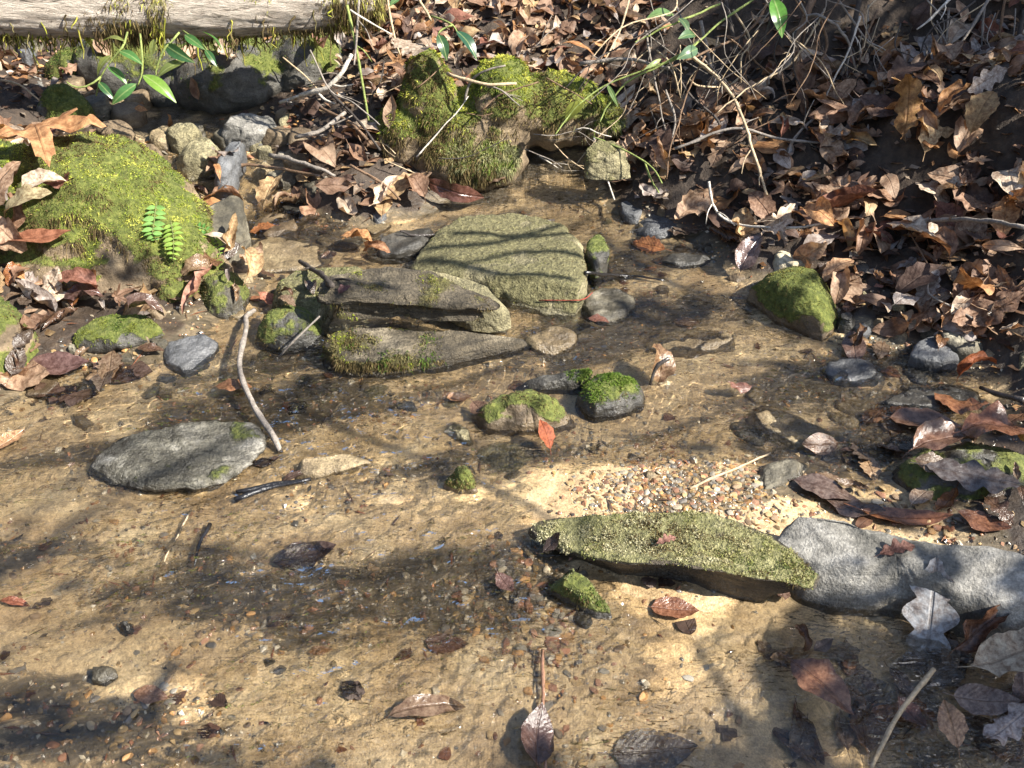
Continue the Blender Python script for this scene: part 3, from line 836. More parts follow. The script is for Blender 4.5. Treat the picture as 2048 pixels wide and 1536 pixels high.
for k, (nm, lb, pts, h, mat, wm) in enumerate([
    ('submerged_rock', 'brown flat stone awash upstream of the pale moss-frosted stone', [(480,505),(540,468),(640,482),(668,520),(600,536),(520,542)], .004, R_SAND, .6),
    ('wet_rock', 'black ridged stone touching the edge of the flat slab', [(758,474),(800,456),(872,450),(850,482),(800,502),(748,496)], .016, R_DARK, .6),
    ('wet_rock', 'mossy dark knob at the corner of the flat slab', [(1174,494),(1190,464),(1216,470),(1217,506),(1192,526),(1175,516)], .04, R_DARK, .5),
    ('submerged_rock', 'grey-green algae stone awash against the flat slab', [(1150,598),(1200,572),(1260,576),(1270,610),(1220,634),(1170,624)], .010, R_GREY, .6),
    ('submerged_rock', 'sandy flat stone just under the current below the flat slab', [(1268,668),(1350,652),(1440,660),(1502,682),(1420,702),(1330,706)], .000, R_SAND, .6),
    ('submerged_rock', 'long sandy stone under water with algae blotches', [(1470,815),(1520,800),(1600,830),(1690,880),(1640,905),(1560,880)], .000, R_SAND, .6),
    ('submerged_rock', 'blue-grey stone breaking the surface near the shore gravel', [(1640,728),(1690,710),(1745,722),(1770,748),(1720,762),(1670,752)], .006, R_BLUE, .7),
    ('submerged_rock', 'ribbed dark stone awash with water curling over it', [(1760,800),(1830,770),(1930,762),(1985,785),(1960,812),(1860,815)], .004, R_DARK, .8),
    ('shore_rock', 'cream weathered stone half under leaves on the shore', [(1800,604),(1850,590),(1930,602),(1962,632),(1900,642),(1830,632)], .035, R_CREAM, 0),
    ('shore_rock', 'long grey splintered slab pointing from shore gravel to water', [(1826,628),(1852,622),(1962,668),(2012,700),(1990,708),(1918,692),(1858,658)], .035, R_GREY, .1),
    ('shore_rock', 'ochre-brown bar of stone at the end of the splintered slab', [(1952,702),(1990,686),(2090,684),(2090,722),(2000,722)], .03, R_BROWN, .1),
    ('shore_rock', 'blue-grey wedge stone with pale side in the shore gravel', [(1822,704),(1850,664),(1902,682),(1918,712),(1870,716)], .025, R_BLUE, .3),
    ('shore_rock', 'little grey-green stone in the gravel behind the blue wedge', [(1758,642),(1786,632),(1812,650),(1784,664)], .02, R_GREY, .2),
    ('shore_rock', 'little blue-black stone beside the dull-mossed rock', [(1700,644),(1734,636),(1752,654),(1722,668)], .018, R_BLUE, .5),
    ('shore_rock', 'small black stone touching the dull-mossed rock', [(1672,622),(1700,610),(1716,630),(1696,656)], .03, R_DARK, .4),
    ('shore_rock', 'cream broken stone under a heap of leaves at the water edge', [(1548,506),(1582,480),(1640,482),(1646,515),(1592,534),(1552,530)], .04, R_CREAM, 0),
    ('wet_rock', 'dark blue slate at the far water edge under orange leaves', [(1268,444),(1310,424),(1370,428),(1362,455),(1300,462)], .016, R_BLUE, .5),
    ('wet_rock', 'low black ridge of stone in the sunny shallows', [(1306,508),(1360,500),(1424,510),(1400,526),(1330,524)], .008, R_DARK, .6),
    ('submerged_rock', 'tan stone with water sliding over it off the stack', [(1048,672),(1098,648),(1150,662),(1146,690),(1085,698)], .008, R_SAND, .8),
    ('wet_rock', 'wet brown stone in the little fall', [(500,446),(540,424),(604,430),(586,462),(530,466)], .008, R_BROWN, .8),
    ('wet_rock', 'dark slab the little fall slides over', [(540,405),(600,385),(672,392),(664,418),(590,424)], .008, R_DARK, .8),
    ('submerged_rock', 'olive slate standing on edge behind the brown lumpy rock', [(876,836),(900,828),(950,866),(962,888),(940,884),(890,856)], .004, R_OLIVE, .5),
    ('submerged_rock', 'greenish flat stone sunk beside the upright red leaf', [(950,905),(1000,880),(1060,890),(1060,930),(1000,950)], -.004, R_OLIVE, .6),
    ('wet_rock', 'grey grit-speckled stone at the tip of the gravel bar', [(1490,965),(1540,925),(1610,910),(1630,930),(1560,965),(1510,985)], .012, R_GREY, .4),
    ('wet_rock', 'small grey rock glinting on the sunlit sand', [(160,1355),(178,1328),(212,1326),(232,1345),(205,1362)], .008, R_GREY, .5),
    ('wet_rock', 'small black rock sunk in the shaded shallows', [(232,1248),(245,1225),(268,1232),(270,1258),(248,1264)], .006, R_DARK, .5),
]):
    thick = .05 if max(abs(h), .02) > .03 else .04
    put_rock(nm, lb, 'rock', outline_rock(pts, h, depth=thick, seed=40 + k, rough=.004, edge=.010, strata=.003, nth=72, q=.75), mat, .9, wm, .012,
             moss=dict(n=700, len=.005, wid=.0014, pal=GD, bias=.1, seed=40 + k) if 'mossy' in lb else None)
put_rock('lichened_rock', 'pale lichen-crusted stone at the overhanging end of the two-humped boulder', 'rock',
    outline_rock([(1175,290),(1205,268),(1250,278),(1262,310),(1225,335),(1185,325)], [.13,.135,.13,.11,.09,.10], depth=-.06, seed=83, rough=.006, edge=.015, nth=90), R_OLIVE, .2,
    moss=dict(n=500, len=.005, wid=.0015, pal=PALEM, bias=.0, seed=83))
put_rock('mossy_rock', 'wet olive mound of mossy stone with leaves stuck to it', 'rock',
    outline_rock([(1790,945),(1870,905),(1990,915),(2110,960),(2100,1020),(1950,1030),(1840,1000)], .0, dome=.045, p=2.6, seed=80, rough=.005, lump=.003),
    R_DARK, .9, .5, .03, moss=dict(n=3500, len=.004, wid=.0014, pal=[(.07, .07, .03), (.11, .10, .045), (.06, .07, .03)], bias=.05, seed=80, brown=.3))
for k, (lb, pts, h, pal) in enumerate([
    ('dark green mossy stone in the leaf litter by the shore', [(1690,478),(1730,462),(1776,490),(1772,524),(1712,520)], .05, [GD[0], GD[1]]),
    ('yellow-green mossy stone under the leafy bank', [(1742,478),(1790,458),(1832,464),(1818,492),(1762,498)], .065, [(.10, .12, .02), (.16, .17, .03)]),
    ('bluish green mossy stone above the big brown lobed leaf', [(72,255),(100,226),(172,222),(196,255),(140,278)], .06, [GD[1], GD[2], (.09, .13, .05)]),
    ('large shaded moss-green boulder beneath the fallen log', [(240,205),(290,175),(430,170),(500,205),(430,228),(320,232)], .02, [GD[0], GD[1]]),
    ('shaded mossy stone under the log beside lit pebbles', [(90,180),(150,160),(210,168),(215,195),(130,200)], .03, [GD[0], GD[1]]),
]):
    dm = [.025, .025, .055, .11, .08][k]
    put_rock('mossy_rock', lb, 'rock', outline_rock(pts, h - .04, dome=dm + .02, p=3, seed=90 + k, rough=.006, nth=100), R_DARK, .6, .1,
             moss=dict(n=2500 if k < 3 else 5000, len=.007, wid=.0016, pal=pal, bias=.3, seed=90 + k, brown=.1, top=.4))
for k, (lb, pts, h, mat) in enumerate([
    ('pale smooth stone in the upstream channel below the log', [(436,246),(480,222),(540,228),(558,248),(500,262)], .05, R_PALE),
    ('long pointed slate propped up in the upstream channel', [(425,340),(462,268),(482,252),(494,262),(470,310),(450,346)], .06, R_BLUE),
    ('greenish block of stone upstream beside the propped slate', [(352,300),(398,268),(440,280),(432,312),(370,320)], .045, R_OLIVE),
    ('ochre slab leaning behind the mossy boulder', [(185,250),(225,228),(262,250),(272,278),(230,272)], .05, R_BROWN),
    ('brown slab leaning in the channel near orange leaf', [(262,285),(300,280),(325,310),(300,320)], .05, R_BROWN),
    ('flat brown stone near the bank in the upstream channel', [(560,300),(620,290),(680,305),(650,330),(580,325)], .045, R_BROWN),
    ('grey stone wedged at the top of the little fall', [(600,350),(650,335),(690,350),(670,378),(620,378)], .03, R_GREY),
    ('pale stone among lit pebbles at the end of the log', [(30,165),(52,145),(80,150),(84,172),(50,180)], .06, R_PALE),
    ('grey stone half buried in twigs upstream', [(520,345),(560,325),(600,335),(590,360),(540,365)], .02, R_GREY),
    ('olive stone at the back of the upstream channel', [(330,255),(360,238),(400,246),(380,268),(345,270)], .04, R_OLIVE),
]):
    put_rock('upstream_rock', lb, 'rock', outline_rock(pts, h, depth=.03, seed=110 + k, rough=.005, edge=.012, strata=.003, nth=80), mat, .8, .15)

# smaller stones half sunk in the bed and along the margins
rr_ = random.Random(21)
SPOTS = []
for (px, py, sp, cnt, lo, hi, up) in [(150,780,.12,5,.015,.035,.006),(350,770,.12,6,.015,.03,.003),(600,760,.1,5,.012,.03,.004),(250,700,.08,7,.012,.028,.012),(860,790,.06,4,.012,.03,.004),(980,890,.08,4,.015,.035,.003),
        (1250,900,.08,4,.012,.025,.003),(1750,660,.09,9,.012,.03,.012),(1880,740,.09,8,.015,.035,.006),(1700,800,.12,6,.02,.04,.003),(1600,860,.1,4,.02,.04,.002),(1300,450,.12,8,.015,.04,.008),(1420,520,.1,5,.015,.035,.005),
        (700,440,.12,7,.02,.04,.008),(560,330,.12,9,.02,.045,.02),(380,290,.1,7,.02,.045,.02),(200,200,.14,8,.02,.05,.03),(60,140,.12,8,.02,.05,.04),(1800,900,.1,4,.015,.03,.006),(1620,960,.06,4,.012,.025,.004),
        (650,1120,.15,1,.010,.022,.002),(250,1180,.16,1,.010,.022,.002),(950,1180,.1,1,.010,.02,.002),(400,1330,.14,1,.010,.02,.003),(1090,1150,.05,4,.012,.022,.004),(450,470,.06,4,.015,.035,.02),(480,590,.08,5,.015,.03,.006)]:
    q = at_w(px, py)
    for _ in range(cnt):
        SPOTS.append((q[0] + rr_.gauss(0, sp * .6), q[1] + rr_.gauss(0, sp * .5), rr_.uniform(lo, hi), up))
for k, (x, y, rad, up) in enumerate(SPOTS):
    gz = ground_z(x, y) - float(W(min(y, 2.6)))
    if gz > .09:
        continue
    hh = max(gz, -.012) + up * rr_.uniform(.4, 1.2) + .002
    a0 = rr_.uniform(0, 6.28)
    el = rr_.uniform(.5, .85)
    pts = []
    for j in range(7):
        a = j / 7 * 6.283
        rq = rad * rr_.uniform(.75, 1.15)
        u, v = math.cos(a) * rq, math.sin(a) * rq * el
        X, Y = x + u * math.cos(a0) - v * math.sin(a0), y + u * math.sin(a0) + v * math.cos(a0)
        px, py, _d = proj(np.array([X, Y, float(W(Y)) + hh]))
        pts.append((px, py))
    mi = rr_.choice([0, 1, 2, 2, 3, 3, 4, 5, 5])
    mat, cn = [(R_DARK, 'dark'), (R_BLUE, 'slate-blue'), (R_BROWN, 'brown'), (R_GREY, 'grey'), (R_OLIVE, 'olive'), (R_SAND, 'sandy tan')][mi]
    zone = ('in the upstream channel' if y > 1.85 and x < 0 else 'at the far water edge below the bank' if y > 1.75 else 'along the shore gravel by the splintered slab' if x > .42 and y > 1.25
            else 'near the stacked stones' if y > 1.4 else 'in the middle shallows around the green-capped rock' if y > 1.15 else 'in the shallow run below the big wet rock')
    lab = 'small half-sunk %s stone %s' % (cn, zone)
    put_rock('small_stone', lab, 'rock', outline_rock(pts, hh, depth=.03 + max(0, -gz), seed=200 + k, rough=.0025, edge=.006, nth=30, facets=10, q=.42), mat, .9, .35, .02, group=lab)

# ------------------------------------------------------------------ the two boulders, shaped from several masses
def blob_rock(name, label, blobs, voxel, mat, disp, moss, org, wetk=.5, stone_name='stone'):
    import bmesh
    bm = bmesh.new()
    for (c, r, rot) in blobs:
        mtx = Matrix.Translation(c) @ Matrix.Rotation(rot, 4, 'Z') @ Matrix.Diagonal((*r, 1))
        bmesh.ops.create_icosphere(bm, subdivisions=4, radius=1, matrix=mtx)
    me = bpy.data.meshes.new('tmp')
    bm.to_mesh(me)
    bm.free()
    o = bpy.data.objects.new('tmp', me)
    COL.objects.link(o)
    md = o.modifiers.new('r', 'REMESH')
    md.mode = 'VOXEL'
    md.voxel_size = voxel
    sm = o.modifiers.new('s', 'SMOOTH')
    sm.iterations = 6
    sm.factor = .6
    dg = bpy.context.evaluated_depsgraph_get()
    dg.update()
    ev = o.evaluated_get(dg).to_mesh()
    n = len(ev.vertices)
    V = np.empty(n * 3)
    ev.vertices.foreach_get('co', V)
    V = V.reshape(-1, 3)
    F = np.array([list(p.vertices) if len(p.vertices) == 4 else list(p.vertices) + [p.vertices[-1]] for p in ev.polygons])
    bpy.data.objects.remove(o)
    bpy.data.meshes.remove(me)
    N = vnormals(V, F)
    V = V + N * (disp * (fbm(V * 9, 3) * 1.5 + fbm(V * 30, 3) * 1.1 + ridged(V * 18 + 4, 3) * .5))[:, None]
    N = vnormals(V, F)
    org = np.array(org)
    nz = fbm(V * moss['fq'] + 3.3, 4)
    mv = sstep(-.25, .25, nz + moss['bias'] + (N[:, 2] - .5) * moss['top'] + moss['fn'](V, N))
    root = empty(name, org)
    tag(root, label, 'boulder')
    link(stone_name, mesh_np(stone_name, V - org, F, [mat], attrs=rock_attrs(V, wetk, mv)), root)
    for j, layer in enumerate(moss['layers']):
        lw = mv * (layer['fn'](V, N) if 'fn' in layer else 1)
        moss_fronds(V - org, F, lw, layer['n'], layer['len'], layer['wid'], layer['pal'], layer.get('brown', .1), layer.get('droop', .5), .35, root, 'moss', org, 70 + j)
    add_bvh(V, [F[:, [0, 1, 2]], F[:, [0, 2, 3]]])
    return root

blob_rock('moss_boulder', 'large boulder cushioned in bright yellow-green moss with fern at its side',
    [((-.78, 1.70, .055), (.19, .17, .185), 0), ((-.70, 1.66, .02), (.17, .14, .15), -.4), ((-1.02, 1.68, .06), (.24, .18, .175), 0), ((-.80, 1.60, .02), (.22, .10, .11), 0), ((-.62, 1.60, .0), (.10, .09, .115), 0)],
    .008, R_BROWN, .014,
    dict(fq=10, bias=.22, top=.6, fn=lambda V, N: .3 * sstep(.10, .2, V[:, 2]) - .28 * sstep(.11, .04, V[:, 2]), layers=[
        dict(n=68000, len=.008, wid=.0014, pal=[(.06,.09,.02), (.15,.20,.03), (.25,.30,.04), (.35,.38,.06), (.43,.43,.09)], brown=.32),
        dict(n=9000, len=.018, wid=.0012, pal=[GB[0], GB[1], OLV[1]], brown=.5, droop=1.2, fn=lambda V, N: sstep(.35, .0, N[:, 2]) * sstep(.2, .1, V[:, 2]))]),
    (-.82, 1.66, .03))
blob_rock('moss_boulder', 'two-humped mossy boulder overhanging dark water at the foot of the leafy bank',
    [((-.178, 2.04, .195), (.058, .065, .105), 0), ((-.02, 2.05, .19), (.08, .075, .095), 0), ((-.10, 2.06, .13), (.16, .10, .085), 0), ((-.235, 2.03, .13), (.06, .07, .065), 0),
     ((-.09, 2.01, .085), (.125, .08, .07), 0), ((.09, 2.09, .160), (.11, .09, .075), .1), ((.16, 2.10, .130), (.09, .07, .045), .2)],
    .008, R_BROWN, .010,
    dict(fq=12, bias=.06, top=.5, fn=lambda V, N: .25 * sstep(.12, .2, V[:, 2])  , layers=[
        dict(n=30000, len=.010, wid=.0017, pal=[(.06, .09, .016), (.14,.18,.024), (.26,.29,.035), (.40,.39,.07)], brown=.22, fn=lambda V, N: sstep(.12, .17, V[:, 2])),
        dict(n=14000, len=.013, wid=.0016, pal=[OLV[1], GD[2], PALEM[1], PALEM[0]], brown=.3, droop=1.0, fn=lambda V, N: sstep(.19, .12, V[:, 2]))]),
    (-.06, 2.05, .03), .2)

blob_rock('shade_fill_boulder', 'added dark mossy boulder filling the shaded void beneath the fallen log',  # added to make the shaded void under the log dark
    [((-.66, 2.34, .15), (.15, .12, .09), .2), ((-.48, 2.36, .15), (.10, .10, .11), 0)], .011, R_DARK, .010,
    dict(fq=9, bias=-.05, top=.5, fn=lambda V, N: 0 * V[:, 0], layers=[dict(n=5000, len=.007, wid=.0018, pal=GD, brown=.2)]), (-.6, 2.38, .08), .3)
blob_rock('shade_fill_boulder', 'added dark wet boulder filling the shaded void behind the sprig under the fallen log',  # another dark filler added for the shade below the log
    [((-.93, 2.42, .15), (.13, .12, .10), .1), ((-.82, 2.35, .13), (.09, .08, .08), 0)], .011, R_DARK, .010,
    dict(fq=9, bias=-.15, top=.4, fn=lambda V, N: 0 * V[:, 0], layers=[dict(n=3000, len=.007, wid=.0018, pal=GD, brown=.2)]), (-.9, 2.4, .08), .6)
# ------------------------------------------------------------------ fallen log across the top
def tube_np(pts, rads, sides=8, jit=0.0, seed=0, close=True):
    pts = np.asarray(pts, float)
    r = np.random.default_rng(seed)
    n = len(pts)
    tan = np.gradient(pts, axis=0)
    tan /= np.maximum(np.linalg.norm(tan, axis=1), 1e-9)[:, None]
    ref = np.array([0, 0, 1.0]) if abs(tan[0, 2]) < .8 else np.array([1.0, 0, 0])
    a = np.cross(tan, ref)
    a /= np.maximum(np.linalg.norm(a, axis=1), 1e-9)[:, None]
    b = np.cross(tan, a)
    th = np.linspace(0, 2 * math.pi, sides, endpoint=False)
    R = np.asarray(rads)[:, None] * (1 + jit * r.normal(size=(n, sides)))
    V = pts[:, None, :] + a[:, None, :] * (np.cos(th)[None, :] * R)[..., None] + b[:, None, :] * (np.sin(th)[None, :] * R)[..., None]
    V = V.reshape(-1, 3)
    F = grid_faces(n, sides, True)
    caps = []
    for e, base in ((0, 0), (1, (n - 1) * sides)):
        V = np.vstack([V, pts[0 if e == 0 else -1]])
        c = len(V) - 1
        for i in range(sides):
            q = [c, base + i, base + (i + 1) % sides]
            caps.append(q if e else q[::-1])
    return V, F, np.array(caps)

def spline(P, n):
    P = np.asarray(P, float)
    if len(P) == 2:
        return np.linspace(P[0], P[1], n)
    E = np.vstack([2 * P[0] - P[1], P, 2 * P[-1] - P[-2]])
    out = []
    m = len(P) - 1
    for u in np.linspace(0, m, n):
        i = min(int(u), m - 1)
        t = u - i
        a, b, c, d = E[i], E[i + 1], E[i + 2], E[i + 3]
        out.append(.5 * (2 * b + (c - a) * t + (2 * a - 5 * b + 4 * c - d) * t * t + (3 * b - a - 3 * c + d) * t ** 3))
    return np.array(out)

M = MT('grey_bark')
v = M.n('TexCoord').outputs['Object']
mp = M.n('Mapping', None, Vector=v, Scale=(1, 5, 5)).outputs[0]
bn = M.noise(mp, 22, 8, 0.7, 0.6)
bn2 = M.noise(mp, 110, 6, 0.7, 0.3)
bc = M.ramp(bn, [(0.36, (0.10, 0.08, 0.06)), (0.42, (0.48, 0.40, 0.32)), (0.60, (0.80, 0.70, 0.58))])
bc = M.mix(0.6, bc, M.ramp(bn2, [(0.3, 0.5), (0.6, 1.2)]), 'MULTIPLY')
mo = M.attr('moss').outputs['Fac']
mnz = M.noise(v, 90, 4, 0.7)
bc = M.mix(M.ramp(M.math('ADD', mo, M.math('MULTIPLY', M.math('SUBTRACT', mnz, 0.5), 1.2)), [(0.5, 0.0), (0.68, 1.0)]), bc, (0.27, 0.26, 0.07))
b = M.n('Bump', None, Strength=1.0, Distance=0.03, Height=M.math('ADD', bn, M.math('MULTIPLY', bn2, 0.4))).outputs[0]
p = M.n('BsdfPrincipled', None, Base_Color=bc, Roughness=0.85, Normal=b)
BARK = M.out(p.outputs[0])
ctrl = [(-2.6, 2.30, .42), (-1.6, 2.14, .378), (-.9, 2.10, .372), (-.5, 2.09, .376), (-.27, 2.10, .405)]
lp = spline(ctrl, 300)
lr = np.interp(np.linspace(0, 1, 300), [0, .8, .94, .98, 1], [.058, .051, .048, .042, .028])
V, F, T = tube_np(lp, lr, 110)
N = vnormals(V, [F, T])
fur = ridged(V * [3, 22, 22], 4)
V = V + N * (fur * .005 + ridged(V * [9, 60, 60] + 2, 3) * .002 + fbm(V * 7, 3) * .006)[:, None]
org = np.array([-1.2, 2.12, .30])
lm = sstep(-.05, .35, fbm(V * 6 + 2, 4) + .1 - .9 * (np.abs(N[:, 2]) > .95))
log = tag(empty('fallen_log', org), 'pale fallen log with grey bark and hanging yellow-green moss bridging the stream', 'log')
link('bark', mesh_np('bark', V - org, [F, T], [BARK], attrs={'moss': lm}), log)
lv = lm * sstep(-1.6, -1.3, V[:, 0])
moss_fronds(V - org, F, lv, 20000, .016, .0016, [G2, G3, (.30, .27, .09), (.36, .33, .12)], .15, 1.0, .2, log, 'moss', org, 5)
# long hanging moss strands under the log
hv, hf, hc = [], [], []
off = 0
for k in range(320):
    x = rnd.uniform(-1.15, -.34)
    i = int(np.argmin(np.abs(lp[:, 0] - x)))
    a = rnd.uniform(-2.2, -1.2) if rnd.random() < .7 else rnd.uniform(-3.0, -.9)
    st = lp[i] + np.array([0, math.cos(a + math.pi * 0) * .0 - abs(math.cos(a)) * lr[i], math.sin(a) * lr[i]])
    L = rnd.uniform(.015, .05) * (1.8 if rnd.random() < .12 else 1)
    pts = [st + np.array([0, -.002, .01])]
    for j in range(1, 6):
        pts.append(pts[-1] + np.array([rnd.gauss(0, .004), rnd.gauss(-.001, .003), -L / 5]))
    tv, tf, tt = tube_np(pts, np.linspace(.0022, .0008, 6), 4, .3, k)
    hv.append(tv); hf.append(tf + off); off += len(tv)
    c = np.array(rnd.choice([G2, G3, GB[1], (.28, .24, .10)]))
    hc.append(np.tile(c * rnd.uniform(.6, 1.1), (len(tv), 1)))
o = link('hanging_moss', mesh_np('hanging_moss', np.concatenate(hv) - org, np.concatenate(hf), [MOSS_MAT], cols=np.concatenate(hc)), log)
o['kind'] = 'stuff'
add_bvh(*(lambda q: (q, [F[:, [0, 1, 2]], F[:, [0, 2, 3]]]))(V))
# ------------------------------------------------------------------ surface the loose things lie on
_allV = np.concatenate(BV_V)
_polys = [p for f in BV_F for p in f.tolist()]
NG = len(GF)
BVH = BVHTree.FromPolygons([tuple(v) for v in _allV.tolist()], _polys)

def hit_px(px, py):
    d = Vector(ray(px, py)).normalized()
    loc, nor, idx, dist = BVH.ray_cast(Vector(CAMP), d, 20)
    if loc is None:
        return None, None, -1
    if nor.dot(d) > 0:
        nor = -nor
    return np.array(loc), np.array(nor), idx

def hit_down(x, y):
    loc, nor, idx, dist = BVH.ray_cast(Vector((x, y, 3.0)), Vector((0, 0, -1)), 6)
    if loc is None:
        return None, None, -1
    if nor.z < 0:
        nor = -nor
    return np.array(loc), np.array(nor), idx

# ------------------------------------------------------------------ dead leaves
LEAF_DRY = leaf_mat('dry_leaf', 'object', .6, .35)
LEAF_WET = leaf_mat('wet_leaf', 'object', .22, .6, .7, .12)
LEAF_COL = leaf_mat('litter_leaf', 'col', .6, .35)

def blade(kind, seed):
    r = np.random.default_rng(seed)
    if kind == 'lobed':
        nv = 30
        v = np.linspace(0, 1, nv)
        env = np.sin(np.pi * np.clip(v, 0, 1) ** .75) ** .55 * (.55 + .45 * v)
        wv = .33 * env * (.52 + .48 * np.abs(np.cos(np.pi * (v * 3.6 + .25))) ** 1.2) * (1 - .2 * (v > .92))
    else:
        nv = 13
        v = np.linspace(0, 1, nv)
        wv = {'oval': .26 * np.sin(np.pi * v ** .85) ** .85, 'broad': .29 * np.sin(np.pi * v ** .75) ** .8, 'long': .15 * np.sin(np.pi * v ** .9) ** .8,
              'toothed': .25 * np.sin(np.pi * v ** .9) ** .9}[kind]
        if kind == 'toothed':
            wv = wv * (1 + .10 * np.where(np.arange(nv) % 2, 1, -1))
        wv = wv * (1 + .05 * r.normal(size=nv))
    wv = np.maximum(wv, .007)
    v = np.concatenate([[-.20, -.06], v])
    wv = np.concatenate([[.007, .007], wv])
    us = np.array([-1, -.55, 0, .55, 1.0])
    X = us[None, :] * wv[:, None]
    if kind == 'lobed':
        X[2:, 0] += .0
    Y = np.repeat(v[:, None], 5, 1) + (.06 * np.abs(us))[None, :] * np.clip(v, 0, 1)[:, None]
    if kind not in ('lobed',):
        Y = np.repeat(v[:, None], 5, 1)
    V = np.stack([X.ravel(), Y.ravel() - .45, np.zeros(X.size)], 1)
    UV = np.stack([X.ravel() + .5, Y.ravel()], 1)
    return V, grid_faces(len(v), 5), UV

def palmate(seed):
    r = np.random.default_rng(seed)
    n = 96
    th = np.linspace(-math.pi, math.pi, n, endpoint=False)
    lobes = [(0, 1.0, .30), (.95, .92, .28), (-.95, .92, .28), (1.85, .62, .28), (-1.85, .60, .28)]
    rad = np.full(n, .0)
    near = np.zeros(n)
    best = np.full(n, 9.0)
    for (a, L, wd) in lobes:
        d = (th - a + math.pi) % (2 * math.pi) - math.pi
        rr = L / (1 + (np.abs(d) / wd) ** 2.0 * 1.15)
        rad = np.maximum(rad, rr)
        near = np.where(np.abs(d) < best, d, near)
        best = np.minimum(best, np.abs(d))
    rad = np.maximum(rad, .36 * (1 - .75 * np.exp(-((np.abs(th) - math.pi) / .35) ** 2)))
    teeth = np.abs(((th * 7.3) % 1) - .5) * 2
    rad = rad * (1 + .13 * (teeth - .5) * (rad > .45))
    V, UV = [], []
    for s in np.linspace(.02, 1, 7):
        V.append(np.stack([np.sin(th) * rad * s, np.cos(th) * rad * s - .25, np.zeros(n)], 1))
        UV.append(np.stack([.5 + np.sin(near) * rad * s, np.cos(near) * rad * s], 1))
    V = np.concatenate(V)
    UV = np.concatenate(UV)
    F = grid_faces(7, n, True)[:, ::-1]
    # stalk
    k = len(V)
    sv = np.array([(-.008, -.25, .002), (.008, -.25, .002), (.006, -.75, .05), (-.006, -.75, .05)])
    V = np.vstack([V, sv])
    UV = np.vstack([UV, [[.5, .1]] * 4])
    F = np.vstack([F, [[k, k + 3, k + 2, k + 1]]])
    return V * .62, F, UV

def curl_leaf(V, fold, kl, kc, tw, wave, seed):
    V = V.copy()
    V[:, 2] += fold * np.abs(V[:, 0]) + wave * fbm(np.column_stack([V[:, 0] * 4.5, V[:, 1] * 3.5, np.full(len(V), seed * 2.7)]), 2) * (.35 + np.abs(V[:, 0]) * 2)
    if abs(kc) > 1e-3:
        x, z = V[:, 0].copy(), V[:, 2].copy()
        V[:, 0] = np.sin(kc * x) * (1 / kc - z)
        V[:, 2] = 1 / kc - np.cos(kc * x) * (1 / kc - z)
    a = tw * V[:, 1]
    x, z = V[:, 0].copy(), V[:, 2].copy()
    V[:, 0], V[:, 2] = x * np.cos(a) - z * np.sin(a), x * np.sin(a) + z * np.cos(a)
    if abs(kl) > 1e-3:
        y, z = V[:, 1].copy(), V[:, 2].copy()
        V[:, 1] = np.sin(kl * y) * (1 / kl - z)
        V[:, 2] = 1 / kl - np.cos(kl * y) * (1 / kl - z)
    V[:, 2] -= np.percentile(V[:, 2], 15)
    return V

VARS = {}
for ki, kind in enumerate(['oval', 'broad', 'long', 'toothed', 'lobed', 'palmate']):
    VARS[kind] = []
    for s in range(8):
        r = random.Random(ki * 50 + s)
        g = palmate(s) if kind == 'palmate' else blade(kind, ki * 10 + s)
        st = s / 7
        sg = 1 if r.random() < .55 else -1
        V = curl_leaf(g[0], r.uniform(-.1, .5) * (.4 + st), sg * r.uniform(.3, 2.6) * (.35 + st), r.uniform(-2.5, 5.5) * (.25 + st) * (.6 if kind == 'palmate' else 1),
                      r.uniform(-1, 1) * st * 1.4, .10 + .28 * st, ki * 9 + s)
        VARS[kind].append((V, g[1], g[2]))
LOW = {}
for kind in VARS:
    LOW[kind] = []
    for (V, F, UV) in VARS[kind]:
        nc = 96 if kind == 'palmate' else 5
        if kind == 'palmate':
            R7 = V[:96 * 7].reshape(7, 96, 3)[[0, 3, 6]][:, ::2]
            U7 = UV[:96 * 7].reshape(7, 96, 2)[[0, 3, 6]][:, ::2]
            LOW[kind].append((R7.reshape(-1, 3), grid_faces(3, 48, True)[:, ::-1], U7.reshape(-1, 2)))
        else:
            n = len(V) // 5
            rows = [0] + list(range(1, n, 2 if kind != 'lobed' else 1))
            if rows[-1] != n - 1:
                rows.append(n - 1)
            cs_ = [0, 1, 2, 3, 4] if kind != 'lobed' else [0, 2, 4]
            A_ = V.reshape(n, 5, 3)[rows][:, cs_]
            B_ = UV.reshape(n, 5, 2)[rows][:, cs_]
            LOW[kind].append((A_.reshape(-1, 3), grid_faces(len(rows), len(cs_)), B_.reshape(-1, 2)))
MESH = {}
def leaf_mesh(kind, s, wet):
    k = (kind, s, wet)
    if k not in MESH:
        V, F, UV = VARS[kind][s]
        MESH[k] = mesh_np(kind + '_leaf', V, F, [LEAF_WET if wet else LEAF_DRY], uv=UV)
    return MESH[k]

def frame(n, yaw, tilt=0.0, roll=0.0):
    n = Vector(n).normalized()
    y = Vector((math.cos(yaw), math.sin(yaw), 0))
    y = (y - n * y.dot(n)).normalized()
    x = y.cross(n)
    m = Matrix((x, y, n)).transposed()
    return m @ Matrix.Rotation(tilt, 3, 'X') @ Matrix.Rotation(roll, 3, 'Y')

